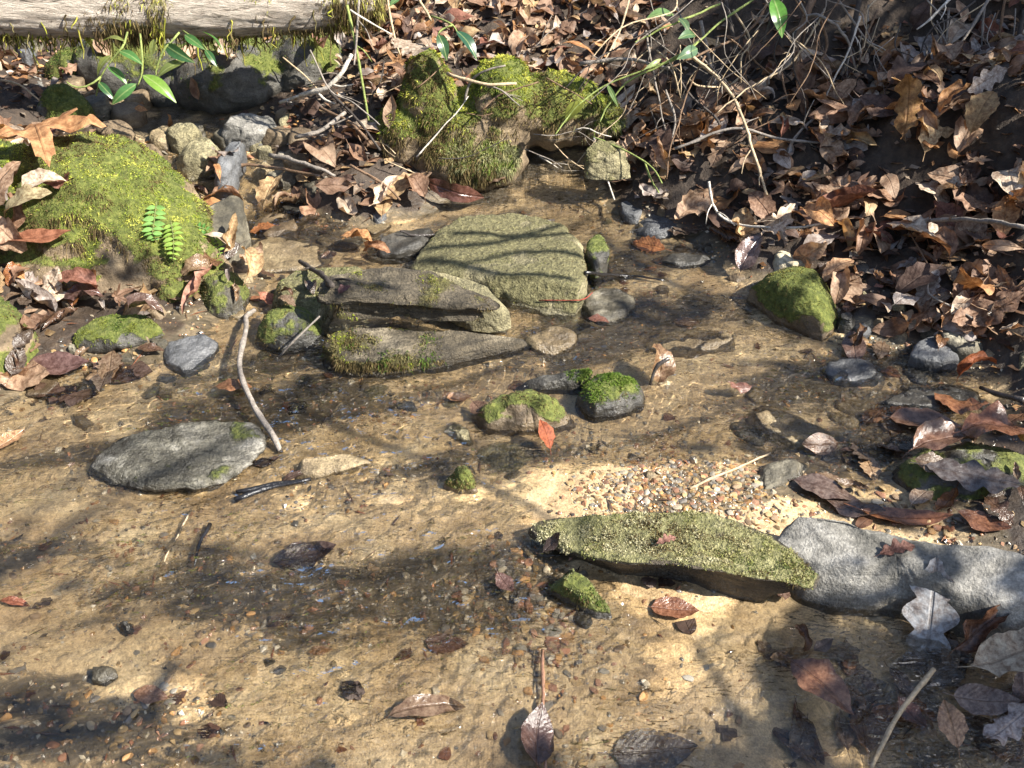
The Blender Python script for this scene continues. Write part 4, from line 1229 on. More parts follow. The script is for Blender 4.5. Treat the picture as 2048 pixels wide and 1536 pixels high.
CTAN, CBRN, CDRK, CORG, CPAL, CGRY, CRED, CYEL = (.47, .325, .215), (.30, .185, .118), (.12, .075, .055), (.48, .26, .115), (.62, .51, .385), (.42, .37, .33), (.27, .125, .085), (.50, .355, .19)
CPUR = (.17, .09, .09)
CNAME = {CTAN: 'tan', CBRN: 'brown', CDRK: 'dark brown', CORG: 'orange', CPAL: 'pale buff', CGRY: 'greyish', CRED: 'red-brown', CYEL: 'yellowish'}
KNAME = {'oval': 'oval', 'broad': 'broad', 'long': 'narrow', 'toothed': 'toothed', 'lobed': 'lobed', 'palmate': 'star-shaped'}

def add_leaf(P, n, length, yaw, kind, s, colr, label, group=None, tilt=0, roll=0, lift=.002, wet=False, name='fallen_leaf'):
    m = frame(n, yaw, tilt, roll).to_4x4()
    o = link(name, leaf_mesh(kind, s, wet))
    o.matrix_world = Matrix.Translation(Vector(P) + Vector(n) * lift) @ m @ Matrix.Scale(length, 4)
    k = rnd.uniform(.85, 1.15)
    o.color = (colr[0] * k, colr[1] * k, colr[2] * k, 1)
    tag(o, label, 'leaf', group)
    return o

R_ = math.radians
LEAVES = [  # px, py, length m, yaw deg, kind, variant, colour, tilt, roll, lift, wet, label
    (85,300,.27,-62,'palmate',2,(.46,.25,.115),5,0,.03,0,'large tan star-shaped leaf draped over the moss boulder'),
    (35,400,.12,60,'broad',4,CTAN,20,10,.03,0,'crumpled tan leaf heaped beside the moss boulder below the star-shaped leaf'),
    (95,395,.09,20,'broad',3,CPAL,10,-20,.04,0,'pale papery leaf leaning against the moss boulder'),
    (85,440,.12,25,'toothed',1,(.50,.42,.24),15,-25,.05,0,'straw-coloured pleated leaf with straight veins against the moss'),
    (30,450,.10,100,'oval',5,CBRN,25,30,.03,0,'curled brown leaf at the heart of the heap by the boulder'),
    (50,515,.17,14,'long',2,(.27,.115,.065),10,-15,.05,0,'long smooth red-brown leaf at the bottom of the boulder heap'),
    (20,480,.10,-40,'oval',6,CTAN,0,20,.04,0,'rolled tan leaf above the long smooth leaf'),
    (130,380,.07,200,'oval',7,CRED,10,0,.02,0,'reddish crinkled leaf on the moss'),
    (70,610,.11,160,'broad',5,CGRY,5,0,.015,0,'grey curled leaf on the shore behind the green stone'),
    (115,590,.08,60,'oval',4,CPAL,20,20,.03,0,'pale silvery leaf standing up on the shore'),
    (165,585,.09,170,'broad',6,CRED,10,0,.02,0,'dark red crumpled leaf on the shore'),
    (175,615,.09,190,'broad',4,CPUR,0,0,.02,1,'purplish wet leaf curled on the shore'),
    (400,600,.13,250,'long',6,(.36,.19,.13),-25,30,.03,0,'twisted pinkish brown leaf hanging down between stones'),
    (480,560,.10,110,'broad',6,CYEL,20,0,.03,0,'torn yellow-brown leaf lodged beside the mossy stones'),
    (505,545,.08,60,'oval',7,CTAN,10,10,.03,0,'curled tan leaf lodged above the torn one'),
    (535,612,.07,-10,'oval',3,(.36,.16,.10),10,0,.012,0,'pinkish brown leaf lying on the stone edge above the grey stick'),
    (450,490,.09,100,'broad',5,CYEL,30,20,.03,0,'tan leaf upright beside the fern'),
    (718,515,.09,165,'broad',4,CORG,0,10,.02,0,'bright orange-tan leaf resting behind the stacked stones'),
    (765,512,.08,-15,'oval',5,(.36,.20,.11),10,-10,.02,0,'rolled brown leaf next to the orange-tan leaf'),
    (795,655,.05,-30,'lobed',2,CYEL,5,0,.006,0,'small tan torn leaf lying on the tapering stone'),
    (690,585,.03,40,'broad',4,CPUR,0,0,.006,0,'little purple leaf scrap on the ridged stone'),
    (1090,900,.055,112,'oval',2,(.36,.10,.04),42,15,.018,0,'reddish leaf standing upright in the shallow water'),
    (1308,762,.085,95,'oval',6,(.33,.20,.10),45,20,.02,1,'curled brown leaf with long stalk standing in the current'),
    (1195,665,.045,-20,'oval',2,(.28,.10,.07),0,0,.012,1,'pinkish leaf afloat below the flat slab'),
    (1500,525,.10,50,'broad',3,(.21,.16,.17),25,0,.02,1,'greyish purple leaf propped at the water edge'),
    (1560,500,.07,20,'lobed',4,CPAL,10,0,.05,0,'pale torn leaf over the cream stone'),
    (1620,480,.09,-50,'oval',6,CORG,10,10,.06,0,'coppery leaf folded above the cream stone'),
    (1675,565,.09,30,'toothed',1,(.48,.30,.17),15,0,.02,0,'tan pleated leaf leaning behind the dull-mossed rock'),
    (1690,440,.14,-15,'broad',5,(.24,.10,.055),10,0,.04,0,'large glossy red-brown curled leaf in the bank litter'),
    (1850,290,.10,70,'toothed',2,CYEL,10,10,.03,0,'yellow-brown pleated leaf on the bank by the lichened branch'),
    (1820,250,.13,60,'lobed',4,(.40,.22,.08),30,0,.04,0,'big golden-brown lobed leaf curling up from the bank'),
    (1960,255,.12,50,'toothed',1,(.42,.28,.13),10,0,.03,0,'tan pleated leaf hanging above the lichened branch'),
    (1890,475,.06,20,'broad',1,(.50,.33,.16),5,0,.015,0,'flat round tan leaf at the foot of the bank'),
    (1870,500,.10,-85,'long',6,(.30,.17,.13),0,0,.02,0,'dark rolled leaf pointing down the bank'),
    (1980,640,.10,30,'lobed',3,CBRN,0,0,.015,0,'brown lobed leaf on the damp shore'),
    (905,375,.16,-38,'long',3,(.20,.07,.055),5,10,.03,1,'long purple-red leaf sloping off the two-humped boulder'),
    (985,385,.09,-50,'oval',4,CTAN,10,0,.03,0,'tan leaf with raised midrib beside the long purple leaf'),
    (770,405,.10,60,'broad',5,CPAL,10,0,.03,0,'pale leaf in the driftwood beside the little fall'),
    (830,400,.09,130,'oval',6,CBRN,10,0,.03,0,'curled brown leaf between the boulder and little fall'),
    (640,120,.10,-95,'broad',6,(.30,.16,.11),40,0,.03,0,'withered leaf hanging from a twig beside the log'),
    (275,235,.035,20,'oval',2,CORG,0,0,.03,0,'small bright orange leaf upstream'),
    (40,760,.13,-8,'oval',4,(.40,.26,.16),0,15,.012,1,'tan curled leaf half afloat by the shore'),
    (110,740,.12,10,'broad',5,CPUR,5,0,.008,1,'dark purple leaf plastered at the water line'),
    (120,790,.13,-20,'lobed',2,CDRK,0,0,.004,1,'blackish lobed leaf under ripples by the shore'),
    (245,745,.13,-15,'broad',2,(.12,.075,.06),0,0,.004,1,'dull brown leaf sunk beside the blue-grey slate'),
    (470,800,.07,-5,'oval',4,(.42,.17,.06),0,0,.006,1,'orange leaf caught beside the grey stick'),
    (25,900,.06,60,'broad',3,CORG,0,0,.006,1,'orange leaf on sand at the stream margin'),
    (30,1212,.07,-8,'long',3,(.28,.07,.03),0,0,.004,1,'red sliver of leaf lying in the shallow water'),
    (605,1118,.10,20,'oval',1,(.10,.065,.055),0,15,.004,1,'dark leaf with blue sheen in shallow water'),
    (530,930,.05,20,'oval',3,CDRK,0,0,.004,1,'small dark leaf caught on the low sandy rock'),
    (1345,1222,.10,-8,'broad',3,(.34,.13,.07),0,0,.004,1,'red-brown torn leaf on the sand below the mossy ledge'),
    (890,1295,.09,-5,'broad',4,(.24,.12,.085),0,0,.004,1,'red-brown sunken leaf among the pebbles'),
    (640,1310,.05,10,'oval',4,(.40,.20,.07),0,0,.004,1,'ochre rolled leaf scrap on the sunlit gravel'),
    (300,1395,.07,-8,'oval',4,(.38,.19,.10),0,10,.004,1,'tan leaf scrap beside the glinting rock'),
    (1855,1255,.15,68,'lobed',1,(.50,.50,.50),12,0,.02,0,'pale silver lobed leaf standing against the pale rock'),
    (1945,1300,.15,28,'broad',5,(.23,.095,.05),18,20,.03,1,'large rust-brown mottled leaf leaning on the silver leaf'),
    (2010,1350,.13,15,'oval',3,(.52,.44,.32),5,0,.03,0,'cream curled leaf beyond the rust-brown leaf'),
    (1620,1420,.15,-52,'oval',2,(.24,.10,.05),4,0,.014,1,'big amber-brown leaf lying under the water surface'),
    (1590,1310,.07,100,'oval',5,(.22,.10,.05),20,0,.01,1,'crumpled amber leaf at the head of the big amber leaf'),
    (1630,1335,.05,30,'oval',1,CDRK,10,0,.012,1,'small black leaf floating in the shaded pool'),
    (1075,1500,.13,86,'oval',3,(.11,.06,.055),0,25,.006,1,'folded dark purple leaf under shallow water'),
    (1300,1510,.16,6,'broad',2,(.09,.085,.09),0,0,.004,1,'broad black leaf sunk in the shaded shallows'),
    (1720,1390,.09,10,'broad',2,(.17,.18,.16),0,0,.004,1,'grey sunken leaf beside the big amber leaf'),
    (1830,1410,.10,-40,'oval',2,(.20,.17,.12),0,0,.004,1,'olive-brown sunken leaf below the silver leaf'),
    (1800,1480,.08,-70,'oval',3,(.12,.035,.025),0,0,.006,1,'dark red leaf sunk under the straw'),
    (1950,1440,.12,-10,'broad',4,(.20,.15,.13),0,0,.008,1,'wet brown leaf in the shaded pile'),
    (1880,1510,.09,90,'oval',2,CORG,20,0,.012,1,'orange leaf tip poking from the shaded pile'),
    (1990,1500,.12,30,'lobed',4,(.40,.40,.42),0,0,.01,1,'pale grey lobed leaf in the shaded pile'),
    (2040,1420,.10,80,'oval',4,(.16,.09,.07),0,0,.012,1,'dark curled leaf in the shaded pile'),
    (1930,955,.13,-25,'lobed',1,(.13,.14,.16),0,0,.006,1,'slate-grey lobed leaf plastered on the wet mud'),
    (1880,900,.12,15,'broad',3,(.26,.13,.085),0,0,.010,1,'chestnut-brown leaf stuck to the wet mound'),
    (1990,895,.14,-15,'broad',4,(.26,.10,.055),0,0,.014,1,'large chestnut leaf folded over the wet mound'),
    (1640,985,.10,-25,'oval',2,(.16,.12,.11),0,0,.006,1,'dull wet leaf on mud behind the pale rock'),
    (1700,1020,.10,-30,'oval',3,(.12,.09,.085),0,0,.006,1,'dark wet leaf behind the pale rock'),
    (1800,1040,.14,-10,'long',2,(.30,.10,.035),0,0,.006,1,'narrow orange-brown leaf along the pale rock'),
    (1960,1050,.08,-35,'oval',3,(.30,.11,.05),0,0,.006,1,'small rust leaf behind the pale rock'),
    (1790,1105,.05,10,'lobed',2,(.24,.12,.09),0,0,.004,0,'brown leaf scrap lying on the pale rock'),
    (1840,1000,.06,40,'oval',2,(.33,.27,.22),0,0,.006,1,'pale wet leaf behind the pale rock'),
    (1910,830,.10,-40,'oval',4,(.32,.12,.045),5,0,.01,1,'amber wet leaf under the ribbed dark stone'),
    (1840,860,.12,-20,'broad',3,(.16,.09,.065),0,0,.005,1,'sunken brown leaf downstream of the ribbed stone'),
    (1475,800,.05,180,'oval',4,(.28,.12,.10),10,0,.01,1,'pinkish leaf scrap in the clear shallows'),
    (1950,760,.09,10,'oval',5,(.30,.10,.04),10,0,.02,0,'rust curled leaf at the end of the splintered slab'),
    (960,820,.06,-60,'oval',3,(.26,.15,.10),0,0,.004,1,'pale brown leaf sunk behind the lumpy rock'),
    (915,800,.05,20,'broad',3,(.28,.14,.06),0,0,.004,1,'orange scrap sunk above the olive slate'),
    (1560,1190,.08,75,'oval',7,(.17,.11,.09),35,0,.01,1,'withered leaf hanging off the end of the mossy ledge'),
    (1330,1090,.03,20,'lobed',2,(.33,.17,.13),0,0,.008,0,'pinkish leaf scrap on the mossy ledge'),
    (1110,1090,.04,30,'oval',1,(.10,.075,.07),10,0,.008,1,'small black leaf tucked against the mossy ledge'),
    (1370,655,.06,10,'oval',2,(.17,.11,.07),0,0,.004,1,'small brown leaf on the sandy flat stone'),
    (590,960,.05,15,'long',3,CDRK,0,0,.004,1,'thin dark leaf by the black sticks'),
    (1010,1180,.07,-60,'oval',5,(.16,.085,.08),0,0,.006,1,'dark folded leaf beside the slanting plank'),
    (560,1250,.06,30,'oval',4,(.16,.10,.06),0,0,.004,1,'brown leaf scrap in the shaded ripples'),
    (850,1430,.16,14,'long',3,(.24,.16,.10),0,0,.004,1,'long pale brown leaf sunk beside the sand bar'),
]
for (px, py, L, yaw, kind, s, c, tl, rl, lift, wet, lab) in LEAVES:
    P, n, idx = hit_px(px, py)
    if P is None:
        continue
    n2 = np.array([0, 0, 1.0]) * .5 + n * .5
    L *= .58 if py > 1150 and wet else .85
    if wet:
        g_ = sum(c) / 3
        c = tuple(.8 * (.62 * a + .38 * g_ * b) for a, b in zip(c, (1.45, .98, .62)))
    if wet and lift <= .008:
        s = s % 2
    if P[2] < W(P[1]) - .001 and lift > .004:            # afloat or standing: up to the surface
        P = P + np.array([0, 0, W(P[1]) - P[2]])
    add_leaf(P, n2 / np.linalg.norm(n2), L, R_(yaw), kind, s, c, lab, None, R_(tl), R_(rl), lift, bool(wet))

WR = random.Random(12)
for (cnt, x0, x1, y0, y1, lo, hi, lab, gl) in [
    (34, 1500, 2060, 1270, 1540, .03, .075, 'wet dark leaf sunk in the shaded pile below the pale rock', .012),
    (20, 1620, 2060, 830, 1030, .03, .065, 'wet dull leaf plastered on the muddy margin behind the pale rock', .010),
    (20, 0, 320, 560, 800, .04, .085, 'damp leaf matted on the shore around the flat-topped mossy stone', .012),
    (20, 1650, 2060, 520, 720, .035, .085, 'damp leaf strewn over the shore stones under the bank', .014),
    (12, 380, 700, 380, 640, .03, .07, 'wet leaf caught between the stones by the little fall', .010),
    (14, 1280, 1700, 400, 520, .035, .08, 'damp leaf at the water edge below the leafy bank', .014)]:
    for _ in range(cnt):
        P, n, idx = hit_px(WR.uniform(x0, x1), WR.uniform(y0, y1))
        if P is None or P[1] > 2.2:
            continue
        c = WR.choice([CDRK, (.13, .07, .035), (.18, .095, .045), (.11, .065, .04), (.20, .14, .09), (.26, .11, .04), (.10, .075, .055), (.28, .19, .11)])
        under = P[2] < W(P[1])
        add_leaf(P, n * .6 + np.array([0, 0, .4]), WR.uniform(lo, hi), WR.uniform(0, 6.28), WR.choice(['oval', 'oval', 'broad', 'toothed', 'long', 'lobed']), WR.randint(0, 2) if under else WR.randint(1, 6), c, lab, lab,
                 WR.gauss(0, .12), WR.gauss(0, .15), WR.uniform(.003, gl), True)
# litter scattered over the banks
pal = [CTAN] * 6 + [CBRN] * 5 + [CDRK] * 2 + [CORG] * 2 + [CPAL] * 2 + [CGRY] * 2 + [CRED] + [CYEL] * 2
kinds = ['oval'] * 6 + ['broad'] * 4 + ['toothed'] * 5 + ['long'] * 3 + ['lobed'] * 3 + ['palmate']
cand = []
lx = rng.uniform(-2.6, 2.6, 46000)
ly = rng.uniform(.2, 4.2, 46000)
nz1 = fbm(np.column_stack([lx * 3.1, ly * 3.1, 0 * lx]), 3)
inview = (np.abs(lx) < .62 * ly + .35) & (ly > 1.3) & (ly < 2.75)
for i in range(46000):
    x, y = lx[i], ly[i]
    if not inview[i] and rng.random() > .15:
        continue
    P, n, idx = hit_down(x, y)
    if P is None:
        continue
    h = P[2] - W(min(y, 2.6))
    pr = sstep(.012, .055, h + nz1[i] * .03)
    if y < 1.25:
        pr *= .25
    if idx >= NG:
        pr *= .015
    if y > 1.85 and x < -.2 and h > -.01:
        pr = max(pr * (1 if idx < NG else 8), .3)
    if n[2] < .6:
        pr *= .22
    if x < -.36 and y > 2.02:
        pr *= .12
    if x > .36 and 2.10 < y < 2.5:
        pr *= .10
    pr *= .55 + .45 * sstep(-.25, .1, nz1[i])
    if y > 2.05 and x < .4:
        pr *= 1.6
    if rng.random() > pr * .9:
        continue
    kind = kinds[rng.integers(len(kinds))]
    sz = (.032 + .072 * rng.random() ** 1.6) * (1.1 if kind in ('lobed', 'palmate', 'toothed') else 1)
    if y > 2.15:
        sz *= .8
    cand.append((P, n, sz, rng.uniform(0, 6.283), kind, int(rng.integers(8)), pal[rng.integers(len(pal))], rng.normal() * .34, rng.normal() * .36, rng.uniform(.002, .026)))
scr = []
for c in cand:
    px, py, dep = proj(c[0])
    ok = -20 < px < 2068 and -20 < py < 900
    scr.append(c[2] / dep * (.5 + c[9] * 25) if ok else -1)
order = np.argsort(scr)[::-1]
NIND = 95
for j in order[:NIND]:
    P, n, sz, yaw, kind, s, c, tl, rl, lf = cand[j]
    x, y = P[0], P[1]
    if x > .28 and y < 2.2:
        zone = 'on the slope below the cut soil face' if y > 1.75 else 'on the damp shore under the leafy bank'
    elif x > .28:
        zone = 'caught on the cut soil face'
    elif x < -.55:
        zone = 'on the bank around the large moss boulder'
    else:
        zone = 'in the litter behind the two-humped boulder'
    lab = '%s %s dead leaf %s' % (CNAME[c], KNAME[kind], zone)
    add_leaf(P, n * .6 + np.array([0, 0, .4]), sz, yaw, kind, s, c, lab, lab, tl, rl, lf + .006)
LV, LF, LC, LU, off = [], [], [], [], 0
for j in order[NIND:]:
    P, n, sz, yaw, kind, s, c, tl, rl, lf = cand[j]
    V, F, UV = LOW[kind][s]
    m = np.array(frame(n * .6 + np.array([0, 0, .4]), yaw, tl, rl))
    LV.append((V * sz) @ m.T + P + n * lf)
    LF.append(F + off)
    off += len(V)
    LC.append(np.tile(np.array(c) * rng.uniform(.7, 1.2), (len(V), 1)))
    LU.append(UV)
CQ = np.array([(-1, -.6, 0), (.9, -.5, .25), (1, .6, 0), (-.8, .5, .2)])
for _ in range(9000):                                     # crumbs and torn bits between the leaves
    x, y = rng.uniform(-1.2, 1.5), rng.uniform(1.2, 2.7)
    z = ground_z(x, y)
    if z - float(W(min(y, 2.6))) < .012 + .02 * rng.random():
        continue
    m = np.array(Matrix.Rotation(rng.uniform(0, 6.28), 3, 'Z') @ Matrix.Rotation(rng.normal() * .4, 3, 'X'))
    LV.append((CQ * rng.uniform(.003, .012)) @ m.T + [x, y, z + rng.uniform(.001, .01)])
    LF.append(np.array([[0, 1, 2, 3]]) + off)
    off += 4
    LC.append(np.tile(np.array(pal[rng.integers(len(pal))]) * rng.uniform(.4, 1.1), (4, 1)))
    LU.append(np.array([(.2, .2), (.8, .2), (.8, .8), (.2, .8)]))
o = link('leaf_litter', mesh_np('leaf_litter', np.concatenate(LV), np.concatenate(LF), [LEAF_COL], cols=np.concatenate(LC), uv=np.concatenate(LU)))
tag(o, 'deep brown leaf litter blanketing both banks', 'leaf litter', kind='stuff')
print('LEAVES', len(cand), 'litter verts', off)

# ------------------------------------------------------------------ pebbles
PEB = obj_mat('pebble', .45, .5, 60)
PEBC = col_mat('gravel', .16, .6, 0, .5, 160)
PPAL = [((.40, .27, .12), 'tan'), ((.46, .23, .07), 'ochre'), ((.30, .11, .06), 'brick-red'), ((.17, .18, .17), 'grey'), ((.10, .115, .13), 'slate-blue'),
        ((.52, .45, .33), 'cream'), ((.23, .15, .09), 'brown'), ((.35, .33, .28), 'pale grey'), ((.33, .155, .10), 'pinkish'), ((.06, .055, .05), 'black')]
def ico(sub, seed):
    import bmesh
    bm = bmesh.new()
    bmesh.ops.create_icosphere(bm, subdivisions=sub, radius=1)
    V = np.array([v.co[:] for v in bm.verts])
    F = np.array([[v.index for v in f.verts] for f in bm.faces])
    bm.free()
    r = np.random.default_rng(seed)
    for _ in range(7):                                   # broken facets
        d = r.normal(size=3)
        d /= np.linalg.norm(d)
        k = V @ d
        lim = r.uniform(.35, .72)
        V = V - np.outer(np.maximum(k - lim, 0), d) * .9
    V = V * (1 + .12 * pnoise(V * 1.7 + seed * 3.1))[:, None]
    return V, F
ICO2 = [ico(2, s) for s in range(8)]
ICO1 = [ico(1, s + 20) for s in range(10)]
PM = [mesh_np('pebble', V, F, [PEB]) for V, F in ICO2]
zones = [  # px, py, spread m, count, size lo, hi
    (1280,985,.12,1500,.003,.010),(1400,1005,.10,1300,.003,.010),(1230,960,.08,500,.002,.008),(1480,1010,.05,120,.003,.010),
    (1050,1240,.10,260,.004,.013),(1180,1330,.10,380,.003,.011),(1250,1400,.10,350,.003,.010),(1080,1390,.10,300,.003,.011),(980,1150,.09,160,.004,.013),(1080,1170,.05,70,.005,.014),
    (850,1200,.12,200,.003,.010),(600,1150,.14,220,.003,.010),(350,1000,.12,330,.003,.010),(250,1060,.12,260,.003,.010),(450,1330,.12,260,.003,.011),(350,1400,.12,280,.003,.010),
    (100,1450,.12,220,.003,.011),(600,1430,.14,260,.002,.008),(200,1250,.14,180,.003,.009),(100,1150,.14,180,.003,.010),(780,820,.08,220,.003,.008),(870,780,.06,120,.003,.008),
    (640,860,.12,200,.002,.007),(300,780,.14,260,.003,.009),(200,715,.08,200,.004,.012),(130,760,.1,150,.003,.009),(1750,670,.09,260,.003,.011),(1850,740,.10,260,.003,.010),(1680,700,.06,90,.003,.009),
    (1900,780,.10,180,.003,.010),(1350,790,.12,160,.003,.008),(1180,900,.10,200,.003,.009),(1650,900,.12,200,.003,.009),(1550,990,.07,120,.003,.009),(1800,1010,.10,140,.004,.011),(1900,1040,.08,90,.004,.012),
    (1250,440,.1,150,.004,.012),(1400,480,.12,160,.003,.010),(1500,1330,.08,60,.002,.006),(1700,1450,.12,120,.004,.012),(1450,1500,.10,120,.003,.010),(60,170,.12,150,.006,.02),(100,110,.12,120,.006,.02),
    (380,330,.10,140,.006,.02),(560,260,.12,160,.006,.02),(640,420,.10,120,.004,.012),(650,1500,.2,300,.002,.008),(950,1480,.15,240,.003,.010),
]
peb = []
for (px, py, sp, cnt, lo, hi) in zones:
    q = at_w(px, py)
    for _ in range(int(cnt * (.62 if py < 1100 or (py > 1120 and 950 < px < 1300) else .4))):
        x, y = q[0] + rng.normal() * sp * .55, q[1] + rng.normal() * sp * .5
        if rng.random() > .25 + 1.2 * sstep(-.1, .4, silt_at(x, y)) and y < 1.5:
            continue
        s = .8 * (lo + (hi - lo) * rng.random() ** 2.6)
        peb.append((x, y, s))
PR = []
for (x, y, s) in peb:
    z = ground_z(x, y)
    hh = z - float(W(min(y, 2.6)))
    if hh > .05:
        continue
    px, py, dep = proj(np.array([x, y, z]))
    PR.append((s / dep if (0 < px < 2048 and 0 < py < 1536) else 0, x, y, z, s, hh))
PR.sort(reverse=True)
GV, GFc, GC, off = [], [], [], 0
cp = np.array([p[0] for p in PPAL]) * .68 + np.array((.34, .24, .13)) * .32
for k, (sc_, x, y, z, s, hh) in enumerate(PR):
    ci = int(rng.choice(10, p=[.24, .14, .12, .10, .07, .08, .10, .06, .07, .02]))
    dims = s * np.array([rng.uniform(.8, 1.25), rng.uniform(.7, 1.0), rng.uniform(.28, .55)])
    e = Matrix.Rotation(rng.uniform(0, 6.28), 3, 'Z') @ Matrix.Rotation(rng.normal() * .35, 3, 'X')
    if k < 290:
        o = link('pebble', PM[k % 8])
        o.matrix_world = Matrix.Translation((x, y, z + dims[2] * .15)) @ e.to_4x4() @ Matrix.Diagonal((*dims, 1))
        f = rng.uniform(.8, 1.2)
        o.color = (*(cp[ci] * f), 1)
        if y > 1.9:
            zone = 'in the upstream channel'
        elif hh > .003:
            zone = 'on the dry gravel bar' if x > .05 and x < .45 and y < 1.4 else 'on the damp margin of the stream'
        elif y < 1.05:
            zone = 'under the shallow water below the mossy ledge'
        elif y < 1.35:
            zone = 'in the shallows around the big wet rock'
        else:
            zone = 'in the stream beside the stacked stones'
        lab = '%s pebble %s' % (PPAL[ci][1], zone)
        if len(lab.split()) < 4:
            lab = 'small ' + lab
        tag(o, lab, 'pebble', lab)
    else:
        V, F = ICO1[k % 10]
        GV.append((V * dims) @ np.array(e).T + np.array([x, y, z + dims[2] * .1]))
        GFc.append(F + off)
        off += len(V)
        GC.append(np.tile(cp[ci] * rng.uniform(.40, .95), (len(V), 1)))
o = link('gravel', mesh_np('gravel', np.concatenate(GV), np.concatenate(GFc), [PEBC], smooth=False, cols=np.concatenate(GC)))
tag(o, 'fine mixed gravel strewn over the sandy stream bed', 'gravel', kind='stuff')
print('PEBBLES', len(PR))

# grit: sorted by the current into the rough, dark runs of the bed
ng = 26000
gxy = np.column_stack([rng.uniform(-1.1, 1.15, ng), rng.uniform(.58, 1.85, ng), np.zeros(ng)])
gm = silt_mask(gxy, np.full(ng, -.008))
keepm = rng.random(ng) < sstep(.05, .5, gm + rng.normal(size=ng) * .05) * .9 + .006
gxy = gxy[keepm]
OC = np.array([(1, 0, 0), (-1, 0, 0), (0, 1, 0), (0, -1, 0), (0, 0, 1), (0, 0, -1.0)])
OF = np.array([[0, 2, 4], [2, 1, 4], [1, 3, 4], [3, 0, 4], [2, 0, 5], [1, 2, 5], [3, 1, 5], [0, 3, 5]])
HV, HC = [], []
gpal = np.vstack([cp, [(.05, .045, .04), (.09, .08, .07), (.15, .13, .10), (.55, .47, .34)]])
for (x, y, _) in gxy:
    z = ground_z(x, y)
    if z - float(W(min(y, 2.6))) > .02:
        continue
    s_ = .0012 + .0042 * rng.random() ** 2.5
    d_ = s_ * np.array([rng.uniform(.8, 1.4), rng.uniform(.6, 1.0), rng.uniform(.4, .8)])
    m = np.array(Matrix.Rotation(rng.uniform(0, 6.28), 3, 'Z') @ Matrix.Rotation(rng.normal() * .5, 3, 'X'))
    HV.append(((OC + rng.normal(size=(6, 3)) * .22) * d_) @ m.T + [x, y, z + d_[2] * .25])
    HC.append(np.tile(gpal[rng.integers(len(gpal))] * rng.uniform(.55, 1.15), (6, 1)))
nH = len(HV)
HF = (OF[None] + np.arange(nH)[:, None, None] * 6).reshape(-1, 3)
o = link('grit', mesh_np('grit', np.concatenate(HV), HF, [PEBC], smooth=False, cols=np.concatenate(HC)))
tag(o, 'coarse mixed grit lying in the darker runs of the stream bed', 'grit', kind='stuff')

# torn leaf bits settled on the bed
TV, TF, TC, TU, off = [], [], [], [], 0
for _ in range(170):
    x, y = rng.uniform(-1.0, 1.1), rng.uniform(.62, 1.95)
    z = ground_z(x, y)
    hh = z - float(W(min(y, 2.6)))
    if hh > .02 or (rng.random() < .5 and fbm(np.array([[x * 4, y * 4, 2.0]]), 2)[0] < 0):
        continue
    V, F, UV = VARS[['oval', 'broad', 'lobed'][rng.integers(3)]][rng.integers(3)]
    keep = F[: int(len(F) * rng.uniform(.35, .9))]
    m = np.array(Matrix.Rotation(rng.uniform(0, 6.28), 3, 'Z') @ Matrix.Rotation(rng.normal() * .12, 3, 'X'))
    TV.append((V * [1, 1, .5] * rng.uniform(.015, .045)) @ m.T + [x, y, z + .0025])
    TF.append(keep + off)
    off += len(V)
    TC.append(np.tile(np.array([(.05, .03, .02), (.10, .055, .035), (.16, .085, .05), (.22, .10, .05), (.13, .10, .08)][rng.integers(5)]) * rng.uniform(.7, 1.2), (len(V), 1)))
    TU.append(UV)
o = link('leaf_scraps', mesh_np('leaf_scraps', np.concatenate(TV), np.concatenate(TF), [LEAF_COL], cols=np.concatenate(TC), uv=np.concatenate(TU)))
tag(o, 'torn brown leaf scraps settled on the stream bed', 'leaf scraps', kind='stuff')

# dark flecks, needles and bark crumbs on the bed
DV, DF, DC, off = [], [], [], 0
for _ in range(2000):
    x, y = rng.uniform(-1.1, 1.2), rng.uniform(.55, 2.1)
    if rng.random() > .15 + sstep(.0, .5, silt_at(x, y)):
        continue
    z = ground_z(x, y)
    hh = z - float(W(min(y, 2.6)))
    if hh > .03:
        continue
    L = .003 + .022 * rng.random() ** 3
    wd = rng.uniform(.0004, .0016)
    a = rng.uniform(0, 6.28)
    m = np.array(Matrix.Rotation(a, 3, 'Z') @ Matrix.Rotation(rng.normal() * .2, 3, 'Y'))
    q = np.array([(-L, -wd, 0), (0, -wd * 1.3, wd), (L, 0, 0), (0, wd * 1.3, wd), (0, 0, wd * 2.2)])
    DV.append(q @ m.T + [x, y, z + .0015])
    DF.append(np.array([[0, 1, 4], [1, 2, 4], [2, 3, 4], [3, 0, 4]]) + off)
    off += 5
    DC.append(np.tile(np.array([(.03, .02, .012), (.07, .04, .022), (.12, .07, .04), (.17, .07, .035)][rng.integers(4)]), (5, 1)))
o = link('debris', mesh_np('debris', np.concatenate(DV), np.concatenate(DF), [PEBC], cols=np.concatenate(DC)))
tag(o, 'dark plant crumbs and needles settled on the stream bed', 'debris', kind='stuff')
# ------------------------------------------------------------------ twigs, roots and stems
TWIG = obj_mat('twig_bark', .75, .3, 70, bump=.6)
TWIGW = obj_mat('wet_twig', .25, .6, 70, bump=.5)
C_GREY, C_PALE, C_DARK, C_BROWN, C_STRAW, C_GREEN, C_BLACK = (.22, .19, .16), (.50, .45, .38), (.055, .045, .038), (.16, .10, .06), (.42, .32, .20), (.20, .24, .07), (.012, .011, .011)

